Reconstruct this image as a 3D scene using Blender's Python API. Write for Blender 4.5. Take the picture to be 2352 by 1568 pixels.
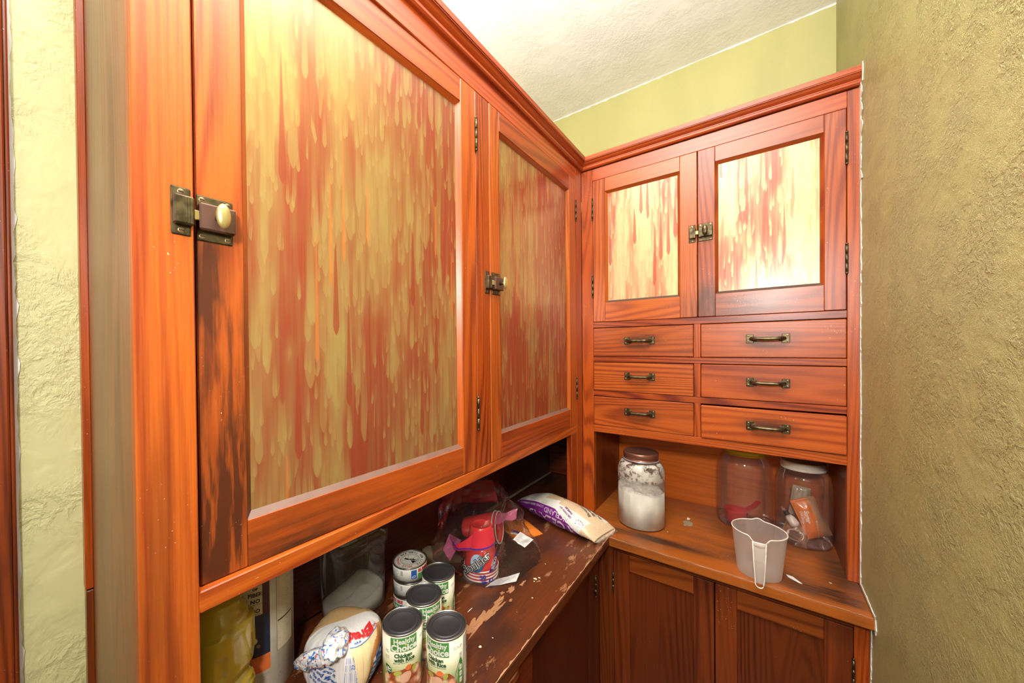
import bpy, bmesh, math, random
from mathutils import Vector, Matrix
from mathutils import noise as MN
random.seed(7)
C = bpy.context.scene.collection
SC = bpy.context.scene
for o in list(bpy.data.objects): bpy.data.objects.remove(o)
PI = math.pi

# ---------------------------------------------------------------- camera, light, exposure
cam = bpy.data.objects.new('camera', bpy.data.cameras.new('camera'))
C.objects.link(cam); SC.camera = cam
cam.data.sensor_width = 36; cam.data.lens = 12.775
cam.data.shift_x = .03265; cam.data.shift_y = .00863
cam.data.clip_start = .02
rt = Vector((0.79343517, 0.60859137, -0.00878469)); up = Vector((0.00182306, 0.01205662, 0.99992565))
fw = Vector((-0.60865204, 0.7933922, -0.00845665))
CAM = Vector((.5457, -1.38, 1.5005))
cam.matrix_world = Matrix(((rt.x, up.x, -fw.x, CAM.x), (rt.y, up.y, -fw.y, CAM.y), (rt.z, up.z, -fw.z, CAM.z), (0, 0, 0, 1)))

w = bpy.data.worlds.new('world'); SC.world = w; w.use_nodes = True
w.node_tree.nodes['Background'].inputs[0].default_value = (1, .93, .82, 1)
w.node_tree.nodes['Background'].inputs[1].default_value = .22

def area(name, loc, target, size, power, color=(1, .96, .9)):
    l = bpy.data.lights.new(name, 'AREA'); l.energy = power; l.size = size; l.color = color; l.shape = 'DISK'
    o = bpy.data.objects.new(name, l); C.objects.link(o); o.location = loc
    o.rotation_euler = (Vector(target) - Vector(loc)).to_track_quat('-Z', 'Y').to_euler()
    return o
area('flash_lamp', (.640, -1.72, 1.850), (.15, -.4, 1.40), .15, 10.5, (1, .97, .92))
area('bounce_flash', (.36, -1.14, 2.28), (.355, -1.12, 2.67), .22, 38, (.99, .975, .955))
area('ceiling_fill', (.35, -2.0, 2.64), (.15, -.9, 1.2), .5, 3, (1, .95, .87))  # added fill just under the ceiling, stands for bounce; no fixture there
SC.view_settings.view_transform = 'Standard'; SC.view_settings.look = 'None'
SC.view_settings.gamma = 1; SC.view_settings.use_curve_mapping = False
SC.view_settings.exposure = .70

# ---------------------------------------------------------------- node helpers
class NT:
    def __init__(s, name):
        s.m = bpy.data.materials.new(name); s.m.use_nodes = True
        s.t = s.m.node_tree; s.n = s.t.nodes; s.l = s.t.links
        s.b = s.n['Principled BSDF']; s.out = s.n['Material Output']
    def add(s, typ, **kw):
        nd = s.n.new(typ)
        for k, v in kw.items(): setattr(nd, k, v)
        return nd
    def setin(s, nd, k, v):
        if isinstance(v, bpy.types.NodeSocket): s.l.new(v, nd.inputs[k])
        elif v is not None:
            if isinstance(v, tuple) and len(v) == 3 and nd.inputs[k].type == 'RGBA': v = v + (1,)
            nd.inputs[k].default_value = v
    def math(s, op, a, b=None, c=None, clamp=False):
        nd = s.add('ShaderNodeMath', operation=op, use_clamp=clamp)
        for i, v in enumerate((a, b, c)):
            if v is not None: s.setin(nd, i, v)
        return nd.outputs[0]
    def mix(s, f, a, b, blend='MIX'):
        nd = s.add('ShaderNodeMixRGB', blend_type=blend)
        s.setin(nd, 0, f); s.setin(nd, 1, a); s.setin(nd, 2, b)
        return nd.outputs[0]
    def noise(s, vec, scale, detail=2, rough=.5, dist=0):
        nd = s.add('ShaderNodeTexNoise'); s.setin(nd, 'Vector', vec)
        s.setin(nd, 'Scale', scale); s.setin(nd, 'Detail', detail); s.setin(nd, 'Roughness', rough); s.setin(nd, 'Distortion', dist)
        return nd.outputs[0]
    def mapping(s, vec, scale=(1, 1, 1), loc=(0, 0, 0)):
        nd = s.add('ShaderNodeMapping'); s.setin(nd, 0, vec); nd.inputs['Scale'].default_value = scale
        nd.inputs['Location'].default_value = loc
        return nd.outputs[0]
    def ss(s, v, a, b, lo=0., hi=1.):
        nd = s.add('ShaderNodeMapRange', interpolation_type='SMOOTHSTEP')
        s.setin(nd, 0, v); s.setin(nd, 1, a); s.setin(nd, 2, b); s.setin(nd, 3, lo); s.setin(nd, 4, hi)
        return nd.outputs[0]
    def obj(s, rnd=True):
        tc = s.add('ShaderNodeTexCoord').outputs['Object']
        if not rnd: return tc
        oi = s.add('ShaderNodeObjectInfo').outputs['Random']
        sc = s.math('MULTIPLY', oi, 37.)
        nd = s.add('ShaderNodeVectorMath', operation='ADD'); s.l.new(tc, nd.inputs[0])
        cb = s.add('ShaderNodeCombineXYZ'); s.l.new(sc, cb.inputs[0]); s.l.new(sc, cb.inputs[1]); s.l.new(sc, cb.inputs[2])
        s.l.new(cb.outputs[0], nd.inputs[1]); return nd.outputs[0]
    def bump(s, h, strength=.3, dist=.001):
        nd = s.add('ShaderNodeBump'); s.setin(nd, 'Strength', strength); s.setin(nd, 'Distance', dist); s.l.new(h, nd.inputs['Height'])
        s.l.new(nd.outputs[0], s.b.inputs['Normal']); return nd
    def P(s, **kw):
        for k, v in kw.items(): s.setin(s.b, k.replace('_', ' '), v)

def simple(name, col, rough=.5, metal=0, **kw):
    m = NT(name); v = m.obj(); n = m.noise(v, 25, 3)
    m.P(Base_Color=m.mix(m.ss(n, .3, .75), col, tuple(c * .82 for c in col)), Roughness=rough, Metallic=metal, **kw)
    return m.m

def S2L(r, g, b):
    f = lambda c: (c / 12.92 if c <= .04045 else ((c + .055) / 1.055) ** 2.4)
    return (f(r / 255), f(g / 255), f(b / 255))

def wood(name, axis, bright=(.46, .085, .010), dark=(.19, .022, .0035), wear=.25, worncol=(.05, .014, .006), rough=.32,
         bare=0., stains=(), speck=.5, ring=26, top=False, gr=1., acf=48.):
    """varnished fir; axis = direction the grain runs; stains = (x, y, z, rx, ry, rz, strength) in the object's own space"""
    m = NT(name); v = m.obj(); raw = m.obj(False)
    a = {'x': 0, 'y': 1, 'z': 2}[axis]
    s1 = [1.] * 3; s1[a] = .07
    p = m.mapping(v, tuple(s1))
    base = m.noise(p, 5, 2, .45, .3)
    sx = m.add('ShaderNodeSeparateXYZ'); m.l.new(v, sx.inputs[0])
    acr = m.math('ADD', sx.outputs[0], sx.outputs[1]) if axis == 'z' else (sx.outputs[2] if not top else sx.outputs[0 if axis == 'y' else 1])
    wob = m.noise(p, 16, 1, .5)
    ph = m.math('ADD', m.math('MULTIPLY', acr, acf), m.math('MULTIPLY', base, ring * 1.1))
    ph = m.math('ADD', ph, m.math('MULTIPLY', wob, 3.2))
    rings = m.math('MULTIPLY_ADD', m.math('SINE', m.math('MULTIPLY', ph, 6.283)), .5, .5)
    rings = m.math('MULTIPLY', m.math('POWER', rings, 1.6), m.ss(m.noise(p, 9, 2), .3, .62, .25, 1.))
    s2 = [1.] * 3; s2[a] = .02
    fine = m.noise(m.mapping(v, tuple(s2)), 420, 2, .6)
    tone = m.noise(m.mapping(v, tuple(s1)), 3, 2, .5)
    f = m.math('ADD', m.math('MULTIPLY', rings, .80 * gr), m.math('MULTIPLY', m.ss(fine, .35, .7), .36))
    f = m.math('ADD', f, m.math('MULTIPLY', m.math('SUBTRACT', tone, .50), 1.5), clamp=True)
    bright = (bright[0] * .90, bright[1] * .82, bright[2] * .50); dark = (dark[0] * .74, dark[1] * .60, dark[2] * .5)
    col = m.mix(f, bright, dark)
    s3 = [1.] * 3; s3[a] = .3
    wn = m.noise(m.mapping(v, tuple(s3)), 9, 6, .68)
    wm = m.math('MULTIPLY', m.ss(wn, *((.44, .66) if top else (.52, .78))), wear)
    s4 = [1.] * 3; s4[a] = .09
    pat = m.ss(m.noise(m.mapping(v, tuple(s4)), 55, 4, .65), .36, .60, .30, 1.)
    for (cx, cy, cz, rx, ry, rz, k) in stains:
        mp = m.mapping(raw, (1 / rx, 1 / ry, 1 / rz), (-cx / rx, -cy / ry, -cz / rz))
        ln = m.add('ShaderNodeVectorMath', operation='LENGTH'); m.l.new(mp, ln.inputs[0])
        d = m.math('ADD', ln.outputs['Value'], m.math('MULTIPLY', m.math('SUBTRACT', wn, .5), 1.3))
        wm = m.math('ADD', wm, m.math('MULTIPLY', m.math('MULTIPLY', m.ss(d, 1.15, .2), pat), k), clamp=True)
    col = m.mix(wm, col, worncol)
    if bare:
        bn = m.noise(m.mapping(v, tuple(s3)), 15, 8, .75)
        col = m.mix(m.math('MULTIPLY', m.ss(bn, *((.60, .63) if top else (.64, .67))), bare), col, (.36, .17, .075))
    sn = m.noise(v, 330, 1, .3)
    sm = m.noise(v, 12, 2)
    col = m.mix(m.math('MULTIPLY', m.math('MULTIPLY', m.ss(sn, .752, .775), m.ss(sm, .54, .64)), speck), col, (.75, .6, .45))
    pe = m.noise(v, 260, 2, .6)
    h = m.math('ADD', m.math('MULTIPLY', rings, -.10), m.math('MULTIPLY', pe, .75))
    m.bump(h, .22, .0008)
    m.P(Base_Color=col, Roughness=m.math('MULTIPLY_ADD', wn, .22, rough - .08), Coat_Weight=.35, Coat_Roughness=.30, IOR=1.45)
    return m.m

def streak_glass(name, seed=0., red=(.29, .047, .022), tan=(.36, .245, .080), shine=.35, rough=.3, density=0.):
    """hand-painted panel: long vertical drips with round heads in tan on brick red"""
    m = NT(name); raw = m.obj(False)
    sp = m.add('ShaderNodeSeparateXYZ'); m.l.new(raw, sp.inputs[0])
    hz = m.math('ADD', sp.outputs[0], sp.outputs[1]); z = sp.outputs[2]
    cb = m.add('ShaderNodeCombineXYZ'); m.l.new(hz, cb.inputs[0]); m.l.new(z, cb.inputs[1]); cb.inputs[2].default_value = seed
    v = cb.outputs[0]
    def drips(sx, sy, wid, off, jit=1.):
        nd = m.add('ShaderNodeTexVoronoi', voronoi_dimensions='2D'); nd.inputs['Randomness'].default_value = jit
        mp = m.mapping(v, (sx, sy, 1), (off, off * 1.7, 0)); m.l.new(mp, nd.inputs['Vector']); nd.inputs['Scale'].default_value = 1
        d = m.add('ShaderNodeVectorMath', operation='SUBTRACT'); m.l.new(mp, d.inputs[0]); m.l.new(nd.outputs['Position'], d.inputs[1])
        s = m.add('ShaderNodeSeparateXYZ'); m.l.new(d.outputs[0], s.inputs[0])
        dx, dy = s.outputs[0], s.outputs[1]
        t = m.math('MULTIPLY_ADD', dy, 1.1, .42)               # 0 at the head's foot, rising along the tail
        head = m.math('SQRT', m.math('MAXIMUM', m.math('MULTIPLY', t, 9.), 0.))
        tail = m.math('SUBTRACT', 1.05, m.math('MULTIPLY', t, .75))
        hw = m.math('MULTIPLY', m.math('MINIMUM', head, tail), wid)
        e = m.math('SUBTRACT', hw, m.math('ABSOLUTE', dx))
        cc = m.add('ShaderNodeSeparateXYZ'); m.l.new(nd.outputs['Color'], cc.inputs[0])
        return m.ss(e, -.02, .06), cc.outputs[0], cc.outputs[1], m.ss(t, .02, .9)
    big = m.noise(m.mapping(v, (1, .28, 1)), 9, 3, .55, .3)
    reg = m.noise(m.mapping(v, (1, .07, 1)), 18, 3, .6)
    st = m.noise(m.mapping(v, (1, .025, 1)), 130, 2, .6)
    # ground: brick red washed with streaks
    wash = m.math('ADD', m.math('MULTIPLY', big, .9), m.math('MULTIPLY', reg, .75))
    wash = m.math('ADD', wash, density)
    g = m.mix(m.ss(wash, .70, 1.06), red, tan)
    g = m.mix(m.math('MULTIPLY', m.ss(st, .40, .66), .55), g, tuple((a + b) * .42 for a, b in zip(red, tan)))
    mute = tuple((a * .45 + b * .5) for a, b in zip(red, tan))
    for sx, sy, wid, off, amt, th in ((62, 5, .42, 3.1, .45, .42), (40, 4.0, .36, 8.7, .5, .48), (96, 11, .40, 15.3, .55, .56), (54, 7, .33, 19.3, .6, .54), (34, 4, .26, 23.9, .65, .56), (120, 17, .38, 33.9, .6, .62)):
        k, c0, c1, tt = drips(sx, sy, wid, off + seed * 3.3)
        sel = m.ss(m.math('ADD', c0, m.math('MULTIPLY', m.math('SUBTRACT', wash, .85), 1.6)), th, th + .04)
        shade = m.mix(m.math('MULTIPLY', tt, .75), tan, mute)
        f = m.math('MULTIPLY', m.math('MULTIPLY', k, sel), m.math('MULTIPLY', amt, m.math('SUBTRACT', 1, m.math('MULTIPLY', tt, .85))))
        g = m.mix(f, g, shade)
    k, c0, c1, tt = drips(40, 4.5, .16, 41.3 + seed)
    g = m.mix(m.math('MULTIPLY', m.math('MULTIPLY', k, m.ss(c0, .82, .86)), .5), g, (.62, .17, .03))
    k, c0, c1, tt = drips(46, 6, .3, 51.3 + seed)
    g = m.mix(m.math('MULTIPLY', m.math('MULTIPLY', k, m.ss(c0, .8, .84)), .8), g, red)
    m.P(Base_Color=g, Roughness=rough, Metallic=shine, Coat_Weight=.55, Coat_Roughness=.25)
    m.bump(m.noise(m.mapping(v, (1, .1, 1)), 60, 2), .12, .001)
    return m.m

def plaster(name, col, amount=.5, stretch=(1, 1, .45), scale=34, rough=.42, fine=.4):
    m = NT(name); v = m.obj(False)
    p = m.mapping(v, stretch)
    n1 = m.noise(p, scale, 5, .62, .25)
    ridge = m.math('SUBTRACT', 1, m.math('MULTIPLY', m.math('ABSOLUTE', m.math('SUBTRACT', n1, .5)), 9.), clamp=True)
    n2 = m.noise(p, scale * .22, 2, .5)
    ridge = m.math('MULTIPLY', ridge, m.ss(n2, .38, .56))
    n3 = m.noise(v, scale * 7, 3, .6)
    lump = m.noise(p, scale * .6, 3, .5)
    h = m.math('ADD', m.math('MULTIPLY', ridge, .8), m.math('ADD', m.math('MULTIPLY', n3, fine * .5), m.math('MULTIPLY', m.ss(lump, .4, .62), .7)))
    m.bump(h, amount, .003)
    m.P(Base_Color=m.mix(m.ss(n2, .3, .7), col, tuple(c * .93 for c in col)), Roughness=rough)
    return m.m

def film(name, tint=(1, 1, 1), milky=.06, bumpscale=30, gloss=.06, bstr=.6, maxg=.7, diff=(.9, .9, .92)):
    """clear thin plastic or glass wall: mostly see-through, mirror-like towards grazing"""
    m = NT(name); m.n.remove(m.b)
    v = m.obj()
    fr = m.add('ShaderNodeLayerWeight'); fr.inputs[0].default_value = .35
    gl = m.add('ShaderNodeBsdfGlossy'); gl.inputs['Roughness'].default_value = .06
    tr = m.add('ShaderNodeBsdfTransparent'); tr.inputs[0].default_value = tint + (1,)
    df = m.add('ShaderNodeBsdfDiffuse'); df.inputs[0].default_value = diff + (1,)
    if bumpscale:
        bp = m.add('ShaderNodeBump'); bp.inputs['Strength'].default_value = bstr; bp.inputs['Distance'].default_value = .004
        m.l.new(m.noise(v, bumpscale, 3, .55, .8), bp.inputs['Height'])
        m.l.new(bp.outputs[0], gl.inputs['Normal']); m.l.new(bp.outputs[0], fr.inputs['Normal'])
    a = m.add('ShaderNodeMixShader'); a.inputs[0].default_value = milky
    m.l.new(tr.outputs[0], a.inputs[1]); m.l.new(df.outputs[0], a.inputs[2])
    b = m.add('ShaderNodeMixShader')
    m.l.new(m.math('MULTIPLY_ADD', fr.outputs['Fresnel'], maxg, gloss), b.inputs[0])
    m.l.new(a.outputs[0], b.inputs[1]); m.l.new(gl.outputs[0], b.inputs[2])
    m.l.new(b.outputs[0], m.out.inputs[0])
    return m.m

# ---------------------------------------------------------------- mesh helpers
def mesh_obj(name, verts, faces, mats, parent=None, loc=(0, 0, 0), smooth=False, fm=None):
    me = bpy.data.meshes.new(name)
    L = Vector(loc)
    me.from_pydata([Vector(v) - L for v in verts], [], faces)
    if not isinstance(mats, (list, tuple)): mats = [mats]
    for m in mats: me.materials.append(m)
    if fm:
        for p, i in zip(me.polygons, fm): p.material_index = i
    if smooth:
        for p in me.polygons: p.use_smooth = True
    me.update()
    o = bpy.data.objects.new(name, me); C.objects.link(o)
    if parent:
        o.parent = parent; o.location = L - wloc(parent)
    else: o.location = L
    return o

def wloc(o):
    v = Vector((0, 0, 0))
    while o: v += o.location; o = o.parent
    return v

class B:
    """collects geometry in world coordinates, several materials; build() links ONE object"""
    def __init__(s): s.v = []; s.f = []; s.m = []; s.sm = []
    def add(s, verts, faces, mi=0, smooth=False):
        k = len(s.v); s.v += [tuple(v) for v in verts]
        for f in faces: s.f.append([i + k for i in f]); s.m.append(mi); s.sm.append(smooth)
        return s
    def box(s, a, b, mi=0, bev=.0015):
        bm = bmesh.new(); bmesh.ops.create_cube(bm, size=1)
        c = [(p + q) / 2 for p, q in zip(a, b)]; d = [abs(q - p) for p, q in zip(a, b)]
        for v in bm.verts: v.co = Vector((c[0] + v.co.x * d[0], c[1] + v.co.y * d[1], c[2] + v.co.z * d[2]))
        if bev and min(d) > bev * 2.2:
            bmesh.ops.bevel(bm, geom=bm.edges[:], offset=bev, segments=1, affect='EDGES')
        s.bm(bm, mi); return s
    def bm(s, bm, mi=0, smooth=False, M=None):
        bm.verts.index_update()
        s.add([(M @ v.co if M else v.co) for v in bm.verts], [[v.index for v in f.verts] for f in bm.faces], mi, smooth); bm.free(); return s
    def lathe(s, prof, c=(0, 0), seg=48, mi=0, smooth=True, flat=None):
        """prof: list of (r, z); c = centre"""
        vs = []; fs = []; n = len(prof)
        for k in range(seg):
            a = 2 * PI * k / seg
            for r, z in prof: vs.append((c[0] + r * math.cos(a), c[1] + r * math.sin(a), z))
        for k in range(seg):
            k2 = (k + 1) % seg
            for i in range(n - 1):
                fs.append([k * n + i, k2 * n + i, k2 * n + i + 1, k * n + i + 1])
        return s.add(vs, fs, mi, smooth)
    def tube(s, pts, r, mi=0, seg=8, cap=True):
        pts = [Vector(p) for p in pts]; n = len(pts); rs = r if isinstance(r, (list, tuple)) else [r] * n
        vs = []; fs = []
        ref = Vector((0, 0, 1))
        for i, p in enumerate(pts):
            t = (pts[min(i + 1, n - 1)] - pts[max(i - 1, 0)]).normalized()
            if abs(t.dot(ref)) > .95: ref2 = Vector((1, 0, 0))
            else: ref2 = ref
            a = t.cross(ref2).normalized(); b = t.cross(a)
            for k in range(seg):
                an = 2 * PI * k / seg; vs.append(p + (a * math.cos(an) + b * math.sin(an)) * rs[i])
        for i in range(n - 1):
            for k in range(seg):
                k2 = (k + 1) % seg; fs.append([i * seg + k, i * seg + k2, (i + 1) * seg + k2, (i + 1) * seg + k])
        if cap: fs.append(list(range(seg))[::-1]); fs.append([(n - 1) * seg + k for k in range(seg)])
        return s.add(vs, fs, mi, True)
    def sphere(s, c, r, mi=0, seg=14, M=None):
        bm = bmesh.new(); bmesh.ops.create_uvsphere(bm, u_segments=seg, v_segments=max(6, seg // 2 + 2), radius=1)
        rr = r if isinstance(r, (list, tuple)) else (r, r, r)
        for v in bm.verts: v.co = Vector((v.co.x * rr[0], v.co.y * rr[1], v.co.z * rr[2]))
        if M:
            for v in bm.verts: v.co = M @ v.co
        for v in bm.verts: v.co += Vector(c)
        return s.bm(bm, mi, True)
    def prism(s, poly, f, d0, d1, mi=0):
        """poly: 2D points; f(u, v, d) -> world; extruded from d0 to d1"""
        n = len(poly)
        vs = [f(u, v, d0) for u, v in poly] + [f(u, v, d1) for u, v in poly]
        fs = [list(range(n))[::-1], [n + i for i in range(n)]] + [[i, (i + 1) % n, n + (i + 1) % n, n + i] for i in range(n)]
        return s.add(vs, fs, mi)
    def build(s, name, mats, parent=None, loc=None):
        if loc is None: loc = wloc(parent) if parent else (0, 0, 0)
        o = mesh_obj(name, s.v, s.f, mats, parent, loc, fm=s.m)
        o.data.polygons.foreach_set('use_smooth', s.sm)
        bm = bmesh.new(); bm.from_mesh(o.data); bmesh.ops.recalc_face_normals(bm, faces=bm.faces); bm.to_mesh(o.data); bm.free()
        return o

def empty(name, loc, label, cat, group=None, kind=None):
    o = bpy.data.objects.new(name, None); C.objects.link(o); o.location = loc; o.empty_display_size = .02
    return tag(o, label, cat, group, kind)
def tag(o, label, cat=None, group=None, kind=None):
    if label: o['label'] = label
    if cat: o['category'] = cat
    if group: o['group'] = group
    if kind: o['kind'] = kind
    return o

def textmesh(s, size, bold=0., align='CENTER', spacing=1., res=2):
    cu = bpy.data.curves.new('lettering', 'FONT'); cu.body = s; cu.size = size; cu.align_x = align; cu.align_y = 'CENTER'
    cu.offset = bold; cu.resolution_u = res; cu.space_character = spacing
    o = bpy.data.objects.new('lettering', cu); C.objects.link(o)
    me = bpy.data.meshes.new_from_object(o)
    vs = [(v.co.x, v.co.y) for v in me.vertices]; fs = [list(p.vertices) for p in me.polygons]
    bpy.data.objects.remove(o); bpy.data.curves.remove(cu); bpy.data.meshes.remove(me)
    return vs, fs
def put_text(b, s, size, f, at=(0, 0), mi=0, bold=0., rot=0., lift=.0004, align='CENTER', sx=1., spacing=1., res=2):
    """f(u, v, d) maps the flat lettering onto a surface"""
    vs, fs = textmesh(s, size, bold, align, spacing, res)
    c, sn = math.cos(rot), math.sin(rot)
    b.add([f(at[0] + (x * sx * c - y * sn), at[1] + (x * sx * sn + y * c), lift) for x, y in vs], fs, mi)
def patch(b, poly, f, mi=0, lift=.0003, step=.006):
    """flat print with outline poly laid on a curved surface: cut into a grid so it follows the curve"""
    bm = bmesh.new(); vs = [bm.verts.new((u, v, 0)) for u, v in poly]; bm.faces.new(vs)
    us = [p[0] for p in poly]; u = min(us) + step
    while u < max(us) - 1e-5:
        bmesh.ops.bisect_plane(bm, geom=bm.verts[:] + bm.edges[:] + bm.faces[:], plane_co=(u, 0, 0), plane_no=(1, 0, 0)); u += step
    bm.verts.index_update()
    b.add([f(v.co.x, v.co.y, lift) for v in bm.verts], [[v.index for v in q.verts] for q in bm.faces], mi, True); bm.free()
def rrect(x0, y0, x1, y1, r=.002, n=4):
    out = []
    for cx, cy, a0 in ((x1 - r, y0 + r, -90), (x1 - r, y1 - r, 0), (x0 + r, y1 - r, 90), (x0 + r, y0 + r, 180)):
        for i in range(n + 1):
            a = math.radians(a0 + 90 * i / n); out.append((cx + r * math.cos(a), cy + r * math.sin(a)))
    return out
def ell(cx, cy, rx, ry, n=20, rot=0.):
    return [(cx + rx * math.cos(2 * PI * i / n) * math.cos(rot) - ry * math.sin(2 * PI * i / n) * math.sin(rot),
             cy + rx * math.cos(2 * PI * i / n) * math.sin(rot) + ry * math.sin(2 * PI * i / n) * math.cos(rot)) for i in range(n)]
def cylmap(c, r, a0):
    """wraps (u, v) round an upright cylinder: u = arc length from azimuth a0 (to the viewer's right), v = world height"""
    def f(u, v, d):
        a = a0 + u / r; return (c[0] + (r + d) * math.cos(a), c[1] + (r + d) * math.sin(a), v)
    return f
def faz(c): return math.atan2(CAM.y - c[1], CAM.x - c[0])   # azimuth from a round thing towards the middle of the room's door

# ---------------------------------------------------------------- materials
WZ = wood('varnished_fir_upright', 'z'); WY = wood('varnished_fir_lengthwise', 'y'); WX = wood('varnished_fir_crosswise', 'x')
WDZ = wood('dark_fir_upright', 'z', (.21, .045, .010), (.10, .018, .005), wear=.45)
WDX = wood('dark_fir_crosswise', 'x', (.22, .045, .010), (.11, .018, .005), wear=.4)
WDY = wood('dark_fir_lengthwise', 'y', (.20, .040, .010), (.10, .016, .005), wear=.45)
PANL = wood('flame_grained_fir_panel', 'z', (.16, .030, .008), (.075, .012, .004), wear=.2, ring=26, acf=14.)
RY = wood('reddish_fir_lengthwise', 'y', (.50, .085, .018), (.30, .036, .008), wear=.15, ring=10)
RX = wood('reddish_fir_crosswise', 'x', (.52, .095, .020), (.32, .040, .008), wear=.1, ring=12)
METAL = NT('aged_bronze')
_v = METAL.obj(); _n = METAL.noise(_v, 90, 3)
METAL.P(Base_Color=METAL.mix(METAL.ss(_n, .35, .7), (.075, .055, .03), (.15, .12, .06)), Metallic=.85, Roughness=METAL.math('MULTIPLY_ADD', _n, .3, .22))
METAL.bump(_n, .15, .0005); METAL = METAL.m
BROWNM = simple('brown_enamelled_steel', (.13, .065, .045), .35, .4)
BRASS = simple('worn_brass', (.62, .50, .20), .33, .75)
SCREW = simple('bronze_screw_head', (.30, .20, .11), .35, .8)
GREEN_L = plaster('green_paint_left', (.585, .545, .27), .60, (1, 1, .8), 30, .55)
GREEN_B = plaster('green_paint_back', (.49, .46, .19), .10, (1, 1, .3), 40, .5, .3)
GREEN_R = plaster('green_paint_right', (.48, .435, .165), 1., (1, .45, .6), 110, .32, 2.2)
CEIL = plaster('white_ceiling_paint', (.94, .94, .91), .22, (1, 1, 1), 42, .6, .8)
CAULK = simple('chipped_white_caulk', (.86, .82, .74), .6)
FLOOR = simple('dark_floor', (.10, .06, .04), .4)
BLACK = simple('black_ink', (.012, .012, .014), .5)
WHITE = simple('white_print', (.82, .80, .76), .45)

# ---------------------------------------------------------------- room shell
W = .7628; LX = -.375; YB = .3715; ZC = 2.6715; YF = -2.9
def slab(name, a, b, m, kind='structure', bev=0):
    o = B().box(a, b, 0, bev).build(name, m); tag(o, None, None, None, kind); return o
slab('floor', (LX - .1, YF, -.05), (1.9, YB + .1, 0), FLOOR)
wl = slab('wall_left', (LX - .1, YF, 0), (LX, YB, ZC), GREEN_L)
wb = slab('wall_back', (LX - .1, YB, 0), (W + .1, YB + .1, ZC), GREEN_B)
wr = slab('wall_right', (W, -1.15, 0), (W + .1, YB, ZC), GREEN_R)
slab('wall_front', (LX - .1, YF - .1, 0), (1.9, YF, ZC), GREEN_L)
slab('wall_side', (1.8, YF, 0), (1.9, -1.15, ZC), GREEN_R)
slab('ceiling', (LX - .1, YF - .1, ZC), (1.9, YB + .1, ZC + .1), CEIL)

def ragged(name, f, t0, t1, wid, jit, parent, n=120, thick=.0018, mat=None, seed=0):
    """narrow bead with a ragged edge; f(t, s, d): t along, s across, d proud"""
    vs = []; fs = []
    for i in range(n + 1):
        t = t0 + (t1 - t0) * i / n
        e = wid * (.25 + .5 * max(0, .5 + MN.noise(Vector((t * 7, seed, 2)))) + jit * abs(MN.noise(Vector((t * 22, seed, 0)))) * 2 + jit * .6 * max(0, MN.noise(Vector((t * 90, seed + 5, 0)))) * 2)
        vs += [f(t, 0, 0), f(t, 0, thick), f(t, e, thick * .8), f(t, e, 0)]
    for i in range(n):
        a = i * 4
        for k in range(3): fs.append([a + k, a + k + 1, a + 5 + k, a + 4 + k])
    b = B(); b.add(vs, fs); return b.build(name, mat or CAULK, parent)
# ceiling seam bead along the back wall, caulk beads down the right wall beside the cupboard
ragged('caulk_bead', lambda t, s, d: (t, YB - d, ZC - s), LX, W, .007, .5, wb, 80)
ragged('caulk_bead', lambda t, s, d: (W - d, -.001 - s, t), .86, 2.222, .010, .8, wr, 170, seed=3)
ragged('caulk_bead', lambda t, s, d: (W - d - .0002, -.027 - s, t), 2.178, 2.226, .006, 1., wr, 30, seed=33)
ragged('caulk_bead', lambda t, s, d: (W - d - .0004, -.001 - s, t), 1.93, 2.185, .015, 1.2, wr, 60, seed=35)
ragged('caulk_bead', lambda t, s, d: (W - d, -.112 - s, t), .1, .83, .009, .8, wr, 90, seed=8)
ragged('caulk_bead', lambda t, s, d: (W - d, t, .861 + s), -.158, 0, .006, .6, wr, 30, seed=9)
ragged('caulk_bead', lambda t, s, d: (W - d, -.156 - s, t), .826, .861, .010, .4, wr, 10, seed=4)
# door casing on the left wall
DWZ = wood('dark_casing_fir', 'z', (.27, .05, .012), (.13, .022, .006), wear=.5, ring=30)
b = B()
for y0, y1, d in ((-1.372, -1.378, .017), (-1.377, -1.47, .021), (-1.392, -1.41, .0235), (-1.47, -1.50, .024)):
    b.box((LX, y1, 0), (LX + d, y0, 2.3), 0, .002)
o = b.build('trim_1', DWZ); tag(o, None, None, None, 'structure')
ragged('caulk_bead', lambda t, s, d: (LX + d + .001, -1.3725 + s, t), .7, 2.4, .0052, .5, wl, 150, seed=12)
ragged('caulk_bead', lambda t, s, d: (LX + d + .0005, -1.2935 - s, t), .7, 2.4, .0022, 1.2, wl, 200, seed=17)

# ---------------------------------------------------------------- built-in wall cupboard, left
LZ0, LZ1 = 1.174, 2.222
ca = empty('wall_cupboard', (0, -.65, 1.174), 'long varnished wall cupboard on the left with two tall streak-painted doors', 'cupboard')
def part(name, a, b_, m, parent, bev=.0015): return B().box(a, b_, 0, bev).build(name, m, parent)
YE = -1.2923
END = wood('end_panel_fir', 'z', (.28, .13, .075), (.13, .065, .05), wear=.4, worncol=(.12, .045, .02), rough=.36)
ENDP = part('side_panel', (-.375, YE, .0), (-.022, YE + .018, 2.20), END, ca)
part('scribe_strip', (-.375, YE - .010, 1.097), (-.352, YE, 2.20), WZ, ca, .001)
part('scribe_strip', (-.375, YE - .009, .0), (-.353, YE, 1.094), WDZ, ca, .001)
STILE1 = wood('bright_stile_fir', 'z', (.56, .13, .020), (.34, .055, .009), wear=.32, ring=16,
              stains=((0, -.625, .02, .1, .03, .30, .45),))  # brighter fir, darker on its lower part
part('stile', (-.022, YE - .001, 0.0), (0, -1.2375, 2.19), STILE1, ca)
part('stile', (-.022, -.6745, 1.2016), (0, -.6195, 2.127), WZ, ca)
part('stile', (-.022, -.0545, .861), (0, -.0005, 2.19), WZ, ca)
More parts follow.
